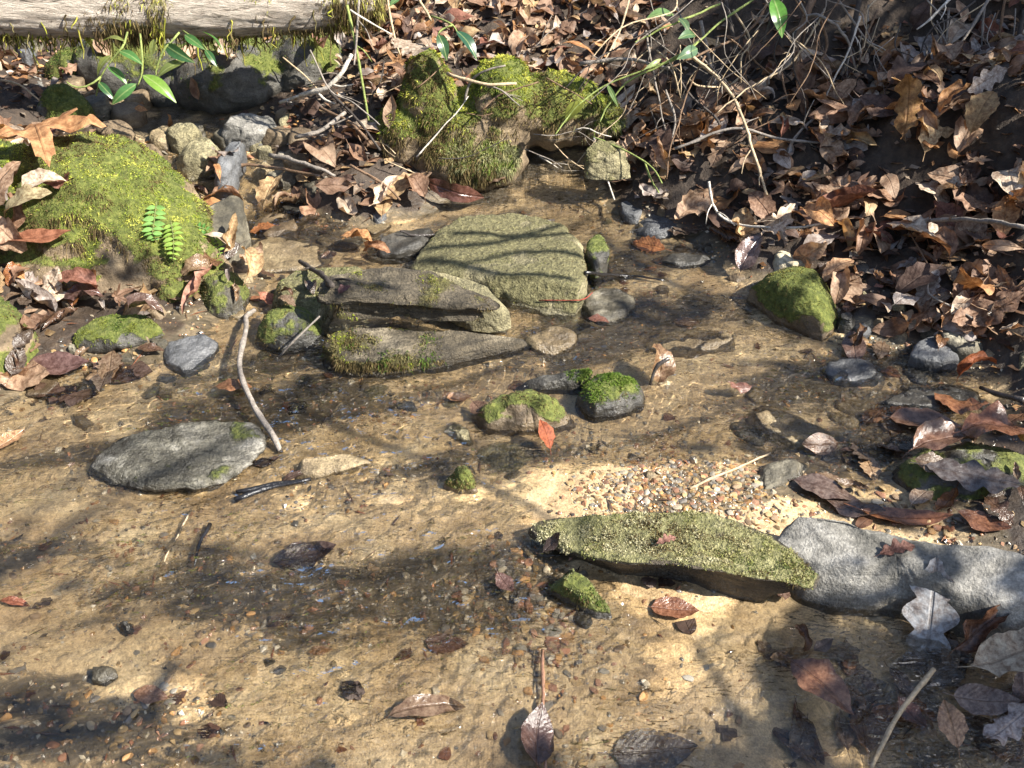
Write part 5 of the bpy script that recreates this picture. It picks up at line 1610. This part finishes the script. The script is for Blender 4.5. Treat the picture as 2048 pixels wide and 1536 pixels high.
def stick(pts3, r0, r1, colr, label, name='twig', cat='twig', group=None, wet=False, sides=7, side_shoots=0, seed=0, n=None, parent=None):
    pts3 = np.asarray(pts3, float)
    L = np.linalg.norm(np.diff(pts3, axis=0), axis=1).sum()
    n = n or max(6, int(L / .012))
    P = spline(pts3, n)
    r = np.random.default_rng(seed)
    P = P + fbm(P * 30 + seed, 2)[:, None] * r.normal(size=3) * .0025
    rad = np.linspace(r0, r1, n) * (1 + .18 * fbm(P * 60 + seed, 2))
    for k in range(3, n - 2, r.integers(5, 9)):
        rad[k] *= 1.25                                       # nodes
    V, F, T = tube_np(P, rad, sides, .03, seed)
    Fs, Ts = [F], [T]
    VV = [V]
    off = len(V)
    for k in range(side_shoots):
        i = int(r.integers(n // 4, n - 2))
        d = (P[i] - P[i - 1])
        d /= np.linalg.norm(d)
        q = r.normal(size=3)
        q -= d * (q @ d)
        q /= np.linalg.norm(q)
        ln = r.uniform(.02, .06)
        S = spline([P[i], P[i] + (d * .6 + q * .7) * ln * .5, P[i] + (d * .8 + q * .6) * ln], 6)
        v2, f2, t2 = tube_np(S, np.linspace(rad[i] * .6, rad[i] * .3, 6), 5, .03, seed + k)
        VV.append(v2); Fs.append(f2 + off); Ts.append(t2 + off)
        off += len(v2)
    V = np.concatenate(VV)
    org = V[V[:, 2].argmin()].copy()
    o = link(name, mesh_np(name, V - (0 if parent is not None else org), [np.concatenate(Fs), np.concatenate(Ts)], [TWIGW if wet else TWIG]), parent)
    if parent is None:
        o.location = org
        tag(o, label, cat, group)
    o.color = (*colr, 1)
    return o

def on_bed(pl, lift=.004):
    out = []
    for q in pl:
        px, py = q[:2]
        l = q[2] if len(q) > 2 else lift
        P, n, i = hit_px(px, py)
        if P[2] < W(P[1]):
            P = at_w(px, py, max(l - .004, -.004))
            out.append(P)
        else:
            out.append(at_z(px, py, P[2] + l))
    return out

def aloft(pl):
    return [at_y(*q) for q in pl]

S = 0
for (pl, r0, r1, c, lab, wet, sh) in [   # lying on the bed, the stones or the litter
    ([(509,620,.01),(492,634,.012),(492,658,.03),(479,733,.03),(506,808,.02),(545,870,.012),(562,906,.0)], .0042, .0046, C_GREY, 'bent grey stick leaning from stones into the shallow water', 0, 0),
    ([(470,1000),(540,975),(622,958)], .005, .003, C_BLACK, 'waterlogged black stick beside the low sandy rock', 1, 0),
    ([(472,985),(550,968),(600,962)], .004, .003, C_BLACK, 'second thinner black stick pressed against the waterlogged one', 1, 0),
    ([(420,1048),(402,1085),(388,1130)], .0035, .0012, C_BLACK, 'short black pointed twig lying in the shaded ripples', 1, 0),
    ([(382,1020),(355,1070),(325,1130)], .0016, .001, C_STRAW, 'thin pale stalk beside the short black twig', 0, 0),
    ([(1380,976),(1460,942),(1542,906)], .002, .0014, C_STRAW, 'straight straw lying across the end of the gravel bar', 0, 0),
    ([(1085,1300),(1087,1400),(1092,1536)], .0024, .0018, (.24,.13,.08), 'long brown stalk over the folded purple leaf', 1, 0),
    ([(1742,1536,.05),(1790,1440,.045),(1830,1385,.045),(1868,1338,.05)], .0022, .003, C_STRAW, 'pale bent straw crossing the shaded leaf pile', 0, 0),
    ([(556,716),(590,680,.02),(640,632,.04)], .0016, .0016, C_GREY, 'thin straight twig leaning on the dark rounded stone', 0, 0),
    ([(600,522,.03),(640,548,.03),(664,572,.01)], .004, .005, C_DARK, 'dark forked twig poking out behind the ridged stone', 0, 2),
    ([(1419,362,.04),(1428,410,.03),(1469,447,.02),(1573,456,.03),(1647,447,.03)], .0028, .002, C_PALE, 'pale curving twig lying on leaves at the water edge', 0, 2),
    ([(1854,441,.03),(1941,439,.035),(2050,454,.04)], .003, .004, C_GREY, 'grey straight twig lying across leaves below the lichened branch', 0, 1),
    ([(1818,462,.02),(1850,520,.02),(1870,560,.02)], .0016, .0012, C_BROWN, 'thin brown stalk above the rolled leaf', 0, 0),
    ([(1850,555,.02),(1860,590,.02),(1920,620,.02),(1965,650,.01)], .002, .0014, C_GREY, 'thin looping grey twig on the shore stones', 0, 0),
    ([(894,147,.012),(969,168,.012),(1033,167,.012)], .0032, .003, C_STRAW, 'tan curved stick lying across the two-humped boulder', 0, 0),
    ([(928,203,.01),(942,161,.014),(975,140,.014),(1010,131,.014)], .0028, .0018, C_GREY, 'grey forked twig curling over the mossy hump', 0, 0),
    ([(600,191,.03),(648,178,.04),(682,147,.05),(703,109,.05)], .0055, .0045, C_PALE, 'bare white stick leaning by the end of the log', 0, 2),
    ([(560,205,.02),(600,192,.03)], .004, .003, C_PALE, 'pale short stick end beside the bare white stick', 0, 1),
    ([(590,275,.02),(640,262,.03),(690,225,.03)], .0045, .004, C_GREY, 'grey stick in the driftwood heap upstream', 0, 2),
    ([(660,185,.03),(715,240,.03),(760,300,.03)], .003, .0025, C_DARK, 'dark stick slanting through the driftwood heap', 0, 1),
    ([(640,215,.03),(700,245,.03),(735,280,.03)], .0035, .003, C_BROWN, 'brown stick in the driftwood heap by the boulder', 0, 1),
    ([(430,345,.02),(500,330,.03),(640,352,.02)], .004, .003, C_BROWN, 'brown bark strip lying across the upstream channel', 1, 0),
    ([(540,310,.03),(620,330,.03),(670,352,.02)], .005, .003, C_GREY, 'split grey stick lying over the upstream stones', 0, 0),
    ([(700,330,.02),(770,370,.02),(800,400,.02)], .003, .002, C_BROWN, 'brown stick lying down beside the little fall', 0, 1),
    ([(0,160,.03),(40,170,.03),(78,200,.02)], .003, .0015, C_STRAW, 'pale straw bending over the upstream pebbles', 0, 0),
    ([(2048,800,.02),(2000,790,.01),(1960,775,.01)], .005, .003, C_DARK, 'dark stick running into the water at the ribbed stone', 1, 0),
    ([(1185,585,.01),(1160,600,.01),(1080,600,.0)], .001, .001, (.25,.05,.03), 'red hair-thin stalk below the flat slab', 0, 0),
    ([(1170,545,.006),(1250,552,.004),(1330,560,.004)], .0035, .0025, C_BLACK, 'black wet stick floating right beside the flat slab corner', 1, 0),
    ([(1110,440,.01),(860,470,.01),(800,462,.01)], .003, .002, C_DARK, 'dark thin stick along the edge of the flat slab', 1, 0),
]:
    lab = lab.replace(' right ', ' ')
    stick(on_bed(pl), r0, r1, c, lab, wet=bool(wet), side_shoots=sh, seed=S)
    S += 1
# stem of the standing curled leaf
stick([at_w(1300,770,.02), at_w(1312,735,.045), at_w(1338,716,.06)], .0022, .0035, C_DARK, 'dark stalk end sticking up from the curled brown leaf', 'stalk', 'stalk', wet=True, seed=91)

GRT = 'thin bare stems hanging over the cut soil face'
for k, (pl, r0, r1, c, lab, sh) in enumerate([   # stems and roots standing off the bank: picture x, y and distance
    ([(1446,-20,2.12),(1481,137,2.05),(1520,225,1.98),(1548,280,1.9)], .0055, .004, C_DARK, 'dark straight sapling stem slanting down the bank', 1),
    ([(1400,40,2.1),(1436,190,2.02),(1462,300,1.92)], .004, .003, C_GREY, 'slim grey stem beside the dark sapling stem', 1),
    ([(1378,108,1.98),(1432,153,1.95),(1469,199,1.9),(1490,248,1.86),(1512,320,1.8),(1531,388,1.74)], .0034, .0026, C_STRAW, 'long arching tan stem reaching down to the leaf litter', 2),
    ([(1630,-10,2.08),(1597,70,2.02),(1589,152,1.97)], .0075, .004, C_BROWN, 'rough-barked broken branch hanging from the bank top', 3),
    ([(1720,-10,2.05),(1693,124,2.0),(1668,170,1.97)], .0055, .0035, C_DARK, 'dark hanging root in front of the soil face', 3),
    ([(1720,30,1.98),(1713,58,1.97),(1697,103,1.95),(1672,150,1.93),(1651,197,1.92)], .0022, .0016, C_PALE, 'white zigzag twig dangling before the soil face', 2),
    ([(1672,-10,2.0),(1713,54,1.98),(1740,85,1.97),(1771,101,1.96)], .0022, .0014, C_GREY, 'grey twig zigzagging across the white one', 1),
    ([(1349,298,1.86),(1465,257,1.86),(1556,277,1.84),(1660,290,1.82),(1738,323,1.78)], .003, .002, C_GREY, 'long level grey twig above the bank litter', 3),
    ([(1573,306,1.84),(1600,262,1.86),(1655,219,1.9)], .003, .0024, C_GREY, 'grey twig rising from litter to the soil face', 1),
    ([(1904,-6,1.95),(1862,37,1.93),(1834,58,1.92)], .003, .0014, C_PALE, 'pale twig tip against the dark soil', 1),
    ([(1898,20,2.0),(1893,90,1.98),(1889,165,1.95)], .0022, .002, C_GREY, 'straight grey root hanging down the soil face', 0),
    ([(1970,10,1.98),(1963,90,1.95),(1955,165,1.93)], .0022, .002, C_GREY, 'straight grey root with a fork on the soil face', 1),
    ([(1980,-6,1.96),(1940,60,1.94),(1900,120,1.93),(1880,170,1.92)], .003, .002, C_GREY, 'slanting grey stem crossing the hanging roots', 1),
    ([(2010,-6,1.95),(1998,75,1.93)], .0025, .002, C_BROWN, 'short brown root tip at the top of the soil face', 0),
    ([(2048,20,1.93),(2030,110,1.9),(2000,200,1.88),(1960,260,1.86)], .004, .0025, C_DARK, 'dark stem leaning before the bank leaves', 1),
    ([(2048,95,1.92),(1980,120,1.92),(1930,150,1.92),(1895,160,1.93)], .0014, .001, C_GREY, 'hair-thin root trailing across the soil face', 0),
    ([(1540,-6,2.1),(1500,60,2.06),(1420,100,2.0),(1340,135,1.98)], .003, .002, C_BROWN, 'brown arching branch at the bank top', 2),
    ([(1450,70,2.0),(1500,110,2.02),(1560,160,2.02),(1600,120,2.04)], .002, .0014, C_BROWN, 'curling brown twig in the dark hollow', 1),
    ([(1330,180,1.98),(1350,250,1.95),(1320,330,1.9)], .0026, .002, C_GREY, 'grey stem bending behind the mossy boulder', 2),
    ([(1290,60,2.05),(1310,160,2.0),(1330,260,1.94)], .0022, .0016, C_GREY, 'thin grey stem drooping at the edge of the hollow', 1),
    ([(1260,-6,2.2),(1240,60,2.15),(1205,130,2.08)], .0022, .0016, C_STRAW, 'yellowish stalk in the far bank litter', 0),
    ([(1230,60,2.12),(1195,130,2.08),(1160,185,2.04)], .0016, .0012, C_BROWN, 'reddish stalk rising behind the boulder', 0),
    ([(1160,128,2.08),(1250,118,2.06),(1330,135,2.0),(1340,135,2.0)], .0042, .003, C_GREY, 'thick grey twig lying above the boulder', 1),
    ([(694,10,2.02),(715,110,2.0),(737,240,1.97)], .003, .0025, C_GREEN, 'green upright stem beside the end of the log', 1),
    ([(718,-6,2.02),(712,90,2.0),(708,130,1.98)], .0025, .002, C_GREY, 'grey upright stem beside the green one', 1),
    ([(775,-6,2.15),(785,60,2.12),(800,110,2.1)], .0028, .002, C_STRAW, 'tan stem among the litter near the green stem', 0),
    ([(700,20,2.0),(740,45,2.0),(785,70,2.02)], .0022, .0014, C_PALE, 'pale thin twig crossing the upright stems', 0),
    ([(838,-6,2.1),(850,20,2.1),(862,42,2.1)], .003, .002, C_STRAW, 'tan arching twig above the two-humped boulder', 0),
    ([(620,100,2.0),(660,180,1.96),(705,205,1.93),(760,250,1.9)], .0018, .0012, C_GREY, 'wiry grey twig over the driftwood heap', 1),
    ([(1188,276,1.95),(1205,330,1.92),(1229,400,1.86)], .0022, .0016, C_PALE, 'pale thin twig hanging from the boulder end to the water', 1),
    ([(1420,330,1.86),(1440,250,1.92),(1380,190,1.96),(1345,130,2.0)], .003, .002, C_DARK, 'dark crooked stem in the hollow under the bank', 3),
    ([(1300,215,2.0),(1330,300,1.94),(1340,330,1.9)], .0022, .0014, C_DARK, 'dark fine root in the hollow', 2),
    ([(1500,130,2.06),(1460,170,2.02),(1400,172,1.98),(1380,160,1.98)], .0024, .0018, C_STRAW, 'tan looping stem in front of the hollow', 0),
    ([(1640,40,2.02),(1655,90,2.0),(1640,130,1.98),(1655,160,1.96)], .003, .002, C_BROWN, 'kinked brown root on the soil face', 2),
    ([(1755,20,2.0),(1730,80,1.98),(1718,130,1.96)], .0028, .002, C_BROWN, 'brown root hanging beside the dark root', 1),
    ([(1610,30,2.04),(1640,35,2.0),(1690,70,1.98),(1710,140,1.96)], .0035, .002, C_GREY, 'bent grey root looping over the soil face', 2),
]):
    stick(aloft(pl), r0, r1, c, lab, 'stem', 'stem', None, side_shoots=sh, seed=200 + k)
FR = random.Random(5)
for k in range(124):                                       # fine tangle
    if k < 88:
        x0, y0 = FR.uniform(1290, 2040), FR.uniform(-40, 150)
        pts = [(x0, y0, FR.uniform(1.95, 2.1))]
        dx = FR.gauss(-10, 35)
        for j in range(FR.randint(2, 4)):
            p_ = pts[-1]
            pts.append((p_[0] + dx + FR.gauss(0, 26), p_[1] + FR.uniform(25, 75), p_[2] - FR.uniform(.01, .05)))
        lab, nm = 'fine bare rootlet dangling over the cut soil face', 'rootlet'
        c = FR.choice([C_GREY, C_BROWN, C_DARK, C_GREY, C_STRAW])
    else:
        x0, y0 = FR.uniform(560, 1420), FR.uniform(20, 330)
        a_ = FR.uniform(-.9, .9)
        L_ = FR.uniform(50, 170)
        P_, n_, i_ = hit_px(x0, y0)
        pts = [(x0, y0, P_[1] - .03)]
        for j in range(3):
            p_ = pts[-1]
            a_ += FR.gauss(0, .25)
            pts.append((p_[0] + math.cos(a_) * L_ / 3, p_[1] + math.sin(a_) * L_ / 3, p_[2] - math.sin(a_) * .02))
        lab, nm = 'thin dead twig strewn over the leaf litter around the two-humped boulder', 'twig'
        c = FR.choice([C_GREY, C_BROWN, C_DARK, C_PALE, C_STRAW])
    r_ = FR.uniform(.0008, .0022)
    stick(aloft(pts), r_, r_ * .6, c, lab, nm, 'twig', lab, side_shoots=FR.randint(0, 2), seed=500 + k, sides=5)
# lichened branch at the right
lb = tag(empty('lichened_branch', at_y(2050, 470, 1.52)), 'pale lichen-spotted branch leaning over the leafy bank', 'branch')
M = MT('lichened_bark')
v = objcoord(M)
ln = M.noise(v, 55, 5, .65)
lc = M.ramp(ln, [(.42, (.06, .052, .045)), (.5, (.30, .29, .26)), (.62, (.55, .56, .53))])
p = M.n('BsdfPrincipled', None, Base_Color=lc, Roughness=.8, Normal=M.n('Bump', None, Strength=.5, Distance=.004, Height=ln).outputs[0])
LICH = M.out(p.outputs[0])
for nm, pl, r0, r1 in [('stem', [(1908,277,1.82),(1950,318,1.76),(1990,358,1.70),(2028,397,1.62),(2045,440,1.58),(2060,520,1.5)], .0055, .0095),
                       ('side_shoot', [(2030,400,1.62),(2040,370,1.60),(2056,330,1.58)], .004, .002), ('side_shoot', [(1908,277,1.82),(1901,262,1.83),(1898,250,1.84)], .0025, .0014)]:
    P = spline(aloft(pl), 40)
    V, F, T = tube_np(P, np.linspace(r0, r1, 40) * (1 + .08 * fbm(P * 80, 2)), 10, .03, 3)
    link(nm, mesh_np(nm, V - np.array(lb.location), [F, T], [LICH]), lb)

# ------------------------------------------------------------------ evergreen sprigs and the fern
M = MT('evergreen_leaf')
uv = M.n('TexCoord').outputs['UV']
sx = M.n('SeparateXYZ', None, _0=uv)
a = M.math('ABSOLUTE', M.math('SUBTRACT', sx.outputs[0], .5))
mid = M.ramp(a, [(.01, 1.0), (.025, 0.0)])
c = M.n('ObjectInfo').outputs['Color']
c2 = M.mix(M.math('MULTIPLY', mid, .5), c, (.30, .36, .14))
v = objcoord(M)
c2 = M.mix(.5, c2, M.ramp(M.noise(v, 160, 4, .6), [(.3, .6), (.7, 1.3)]), 'MULTIPLY')
p = M.n('BsdfPrincipled', None, Base_Color=c2, Roughness=.28, Normal=M.n('Bump', None, Strength=.25, Distance=.003, Height=mid).outputs[0])
t = M.n('BsdfTranslucent', None, Color=M.mix(1.0, c2, (1.3, 1.5, .6), 'MULTIPLY'))
mx = M.n('MixShader', None, Fac=.35)
M.t.links.new(p.outputs[0], mx.inputs[1])
M.t.links.new(t.outputs[0], mx.inputs[2])
EVER = M.out(mx.outputs[0])

def live_leaf(parent, org, A, B, colr, width=.17, name='leaf', seed=0, sag=.12):
    """a leaf from base A to tip B"""
    A, B = np.array(A), np.array(B)
    L = np.linalg.norm(B - A)
    d = (B - A) / L
    up = np.array([0, -.45, .9]) + np.random.default_rng(seed).normal(size=3) * .28
    x = np.cross(d, up)
    x /= np.linalg.norm(x)
    n = np.cross(x, d)
    vv = np.linspace(0, 1, 11)
    wv = np.maximum(width * np.sin(np.pi * vv ** .8) ** .9, .006)
    us = np.array([-1, -.5, 0, .5, 1.0])
    V, UV = [], []
    for vq, wq in zip(vv, wv):
        for u in us:
            V.append(A - org + d * (vq * L) + x * (u * wq * L) + n * L * (sag * math.sin(math.pi * vq) + .25 * abs(u) * wq - .0))
            UV.append((.5 + u * wq, vq))
    o = link(name, mesh_np(name, np.array(V), grid_faces(11, 5), [EVER], uv=np.array(UV)), parent)
    o.color = (*colr, 1)
    return o

def sprig(label, stems, leaves, name='evergreen_sprig', colr=C_GREEN):
    org = at_y(*stems[0][0])
    root = tag(empty(name, org), label, 'plant')
    for k, s in enumerate(stems):
        o = stick(np.array([at_y(*q) for q in s]) - org, .0022, .0014, colr, None, 'stem', seed=300 + k, parent=root)
    for k, (ax, ay, ad, bx, by, bd, c, w_) in enumerate(leaves):
        live_leaf(root, org, at_y(ax, ay, ad), at_y(bx, by, bd), c, w_, seed=k)
    return root
E1, E2, E3 = (.07, .17, .045), (.04, .105, .035), (.15, .26, .04)
q = lambda x, y: (x * .3418, y * .3418)
lv = []
for (a0, a1, b0, b1, c, dd) in [(700,300,835,380,E1,0),(630,390,745,500,E1,.01),(575,480,668,585,E2,.0),(800,490,655,612,E1,-.02),(835,440,1032,602,E3,-.03),(1080,205,1200,292,E1,.03),
                               (1185,185,1300,300,E1,.03),(1200,290,1268,392,E2,.02),(960,258,1142,368,E2,.03),(1082,360,915,462,(.14,.17,.05),.02),(650,322,570,445,(.15,.17,.04),.01),(600,240,735,245,(.17,.19,.05),.03),(900,230,890,330,(.14,.16,.04),.03)]:
    x0, y0 = q(a0, a1)
    x1, y1 = q(b0, b1)
    lv.append((x0, y0, 1.96 + dd, x1, y1, 1.94 + dd, c, .17))
sprig('evergreen sprig with glossy pointed leaves drooping below the log',
    [[(*q(745,190),2.0),(*q(720,270),1.97),(*q(655,350),1.965),(*q(590,450),1.96),(*q(565,560),1.955)], [(*q(820,200),2.0),(*q(832,330),1.96),(*q(830,430),1.95),(*q(805,505),1.94)],
     [(*q(1050,190),2.0),(*q(960,290),1.98),(*q(915,400),1.975),(*q(915,460),1.97)], [(*q(590,450),1.96),(*q(520,500),1.95),(*q(440,515),1.95),(*q(390,480),1.95)], [(*q(1070,180),2.02),(*q(1180,250),1.99),(*q(1215,300),1.98)]], lv)
sprig('two dark spotted evergreen leaves on a twig above the boulder hump',
    [[(862,32,2.05),(885,40,2.02),(905,50,2.0),(914,64,1.99)], [(905,50,2.0),(885,58,2.0),(876,68,1.99)]],
    [(876,68,1.99,894,121,1.97,(.035,.085,.03),.22), (913,62,1.99,953,119,1.96,(.03,.085,.045),.20), (800,-4,2.05,778,14,2.03,(.09,.17,.06),.2)])
sprig('trailing green stem with drooping pale leaves in front of the hollow',
    [[(1520,-10,2.06),(1440,45,2.0),(1395,85,1.97),(1340,120,1.96),(1290,140,1.97),(1216,168,1.97),(1165,203,1.95),(1133,238,1.92),(1110,270,1.9)], [(1395,85,1.97),(1350,118,1.96),(1260,160,1.96),(1215,215,1.95),(1200,245,1.93)],
     [(1440,8,2.04),(1350,45,2.0),(1290,75,1.99),(1270,84,1.98)]],
    [(1348,30,2.0,1292,38,1.97,(.12,.20,.07),.2),(1357,36,2.0,1378,66,1.97,(.08,.13,.06),.22),(1390,70,1.97,1356,78,1.94,(.09,.16,.07),.22),(1395,97,1.96,1353,119,1.93,(.10,.17,.09),.22),
     (1546,-4,1.98,1564,76,1.93,(.10,.24,.04),.2),(1214,168,1.97,1236,214,1.95,(.12,.19,.06),.10),(1322,118,1.96,1287,140,1.94,(.30,.36,.15),.10),(1165,203,1.95,1130,246,1.92,(.13,.14,.02),.25)])
sprig('green arching stem running from the boulder end to the water edge',
    [[(1184,273,1.96),(1210,284,1.93),(1250,301,1.9),(1282,318,1.88),(1310,342,1.85),(1324,366,1.8)], [(1290,325,1.88),(1300,355,1.85),(1318,385,1.78)]], [])
# fern
forg = at_y(335, 520, 1.56)
fern = tag(empty('fern', forg), 'small light green fern on the flank of the large moss boulder', 'fern')
def frond(pts, n, colr, plen, seed):
    P0 = []
    for (x, y, l) in pts:
        P, nn, i = hit_px(x, y)
        P0.append(P + np.array([0, -.7, .7]) * l)
    P = spline(P0, n * 2 + 2)
    fr = empty('frond', (0, 0, 0))
    fr.parent = fern
    o = stick(P - forg, .0011, .0006, (.14, .16, .05), None, 'stem', seed=seed, parent=fr, n=24)
    for k in range(1, n + 1):
        i = 2 * k
        d = P[i] - P[i - 1]
        d /= np.linalg.norm(d)
        x = np.cross(d, np.array([0, -.7, .7]))
        x /= np.linalg.norm(x)
        s = plen * (math.sin(math.pi * min(1, (k + 1.6) / (n + 2.2))) ** .6)
        for sg in (-1, 1):
            live_leaf(fr, forg, P[i], P[i] + x * sg * s + d * s * .18, colr, .24, 'leaflet', seed * 7 + k * 2 + sg, .04)
F1, F2 = (.22, .40, .11), (.27, .40, .08)
frond([(318,408,.012),(316,440,.016),(312,470,.016),(316,485,.012)], 8, F1, .021, 1)
frond([(345,446,.010),(352,472,.016),(354,500,.018),(350,525,.012)], 8, F2, .019, 2)
frond([(428,470,.012),(438,492,.014),(444,515,.012)], 6, F2, .016, 3)
frond([(395,455,.008),(412,462,.010),(424,470,.010)], 4, (.09, .22, .05), .012, 4)
# ------------------------------------------------------------------ evergreen shrub-trees leaning over the stream outside the picture: they cast the dappled shade
BRANCH = obj_mat('branch_bark', .8, .3, 30, bump=.6)
BRANCH_C = (.17, .13, .10)
def gpt(px, py):
    P, n, i = hit_px(px, py)
    return P
def shade_tree(label, base, top, clumps, streaks):
    root = tag(empty('overhanging_tree', base), label, 'tree', None)
    base, top = np.array(base, float), np.array(top, float)
    P = spline([base - [0, 0, .2], base * .6 + top * .4 + [.1, -.1, .1], top], 40)
    V, F, T = tube_np(P, np.linspace(.09, .035, 40), 12, .04, 5)
    o = link('trunk', mesh_np('trunk', V - base, [F, T], [BRANCH]), root)
    o.color = (*BRANCH_C, 1)
    def limb(pts, r0, r1, seed):
        Q = spline(pts, 26)
        Q = Q + np.column_stack([fbm(Q * 3 + seed, 2), fbm(Q * 3 + seed + 9, 2), fbm(Q * 3 + seed + 5, 2)]) * .05 * np.sin(np.linspace(0, math.pi, 26))[:, None]
        v, f, t = tube_np(Q, np.linspace(r0, r1, 26), 7, .04, seed)
        o = link('limb', mesh_np('limb', v - base, [f, t], [BRANCH]), root)
        o.color = (*BRANCH_C, 1)
    LVs, LFs, off = [], [], 0
    lr_ = np.random.default_rng(len(label))
    for k, (px, py, rx, ry, t, cnt, ll) in enumerate(clumps):
        g = gpt(px, py)
        c = g + SUN_DIR * t
        limb([top if k % 2 else P[34], (top + c) / 2 + SUN_DIR * .25, c + SUN_DIR * .1], .008, .0025, 40 + k)
        V0, F0, U0 = VARS['long'][k % 3]
        for j in range(cnt):
            a = lr_.uniform(0, 6.283)
            rr = math.sqrt(lr_.random())
            tg = g + np.array([math.cos(a) * rx * rr, math.sin(a) * ry * rr, 0])
            q = tg + SUN_DIR * (t + lr_.normal() * .10)
            m = np.array(Matrix.Rotation(lr_.uniform(0, 6.28), 3, 'Z') @ Matrix.Rotation(lr_.normal() * .5, 3, 'X') @ Matrix.Rotation(lr_.normal() * .5, 3, 'Y'))
            LVs.append((V0 * ll * lr_.uniform(.75, 1.2) * [1.3, 1, 1]) @ m.T + q - base)
            LFs.append(F0 + off)
            off += len(V0)
    for k, (pl, t, r0, r1) in enumerate(streaks):
        pts = [gpt(x, y) + SUN_DIR * (t + .12 * i) for i, (x, y) in enumerate(pl)]
        limb(pts + [top], r1, r0 * 1.3, 90 + k) if r0 > .02 else limb(pts, r1, r0, 90 + k)
    if LVs:
        VV = np.concatenate(LVs)
        o = link('crown', mesh_np('crown', VV, np.concatenate(LFs), [CROWN]), root)
        o.color = (.05, .09, .03, 1)
        o['kind'] = 'stuff'
CROWN = obj_mat('evergreen_crown', .4, .4, 20)
shade_tree('evergreen tree leaning over the stream behind the pale rock with drooping leaf clumps', (3.7, -.6, .7), (3.65, -.05, 2.3), [
    (1500,110,.26,.16,1.7,100,.1),(1750,90,.28,.18,1.75,140,.1),(1960,90,.24,.20,1.7,140,.1),(1850,230,.26,.10,1.7,34,.09),(1600,240,.22,.10,1.7,18,.08),(2030,420,.14,.14,1.7,6,.07),(1390,190,.12,.10,1.75,22,.08),
    (1800,560,.14,.08,1.75,12,.08),(1350,625,.15,.04,1.8,14,.07),(1600,640,.12,.05,1.75,6,.06),(1620,740,.15,.03,1.8,12,.06),(1850,860,.20,.05,1.8,20,.07),(1540,900,.12,.03,1.8,8,.06),(1950,980,.13,.06,1.8,14,.08),
    (2020,1190,.10,.05,1.7,12,.07),(1860,1130,.10,.03,1.7,9,.05),(1790,1330,.18,.09,1.7,52,.09),(1980,1440,.18,.12,1.7,64,.09),(1680,1480,.15,.08,1.7,40,.09),(1300,1550,.20,.025,1.7,22,.08)],
    [([(1150,560),(1000,540),(840,520)], 1.5, .010, .006), ([(1170,500),(1000,492),(850,500)], 1.55, .009, .006), ([(1165,448),(1040,470),(900,468)], 1.5, .010, .004),
     ([(1180,545),(1060,508),(900,530)], 1.6, .005, .009), ([(1420,600),(1260,560),(1180,470)], 1.6, .009, .006), ([(1300,480),(1400,500),(1500,540)], 1.55, .008, .005)])
shade_tree('evergreen tree leaning over the stream downstream with long bare limbs', (1.4, -1.0, .15), (1.15, -.45, 2.05), [
    (110,1440,.13,.03,1.75,10,.06),(520,1548,.09,.02,1.75,6,.06),(430,1180,.20,.03,1.8,4,.05),(600,780,.15,.02,1.9,5,.05),(720,570,.06,.025,1.8,5,.05),(880,625,.05,.02,1.8,4,.05),
    (200,520,.08,.05,1.8,8,.06)],
    [([(1170,1090),(1080,1010),(900,920),(600,820)], 1.7, .007, .004), ([(760,1010),(860,960),(960,880),(1080,800)], 1.8, .005, .003), ([(350,1330),(250,1390),(60,1470),(-100,1500)], 1.6, .014, .008),
     ([(900,1090),(780,1120),(600,1120),(300,1090)], 1.8, .007, .004), ([(1450,1250),(1440,1330),(1450,1400)], 1.55, .006, .004)])
# sunlight bends through the ripples: the lamp and the water take part in refractive caustics
sd.cycles.is_caustics_light = True
water.cycles.is_caustics_caster = True
for ob in COL.objects:
    if ob.type == 'MESH' and ob is not water:
        ob.cycles.is_caustics_receiver = True
print('TRIS', sum(len(p.vertices) - 2 for me in {o.data for o in COL.objects if o.type == 'MESH'} for p in me.polygons))
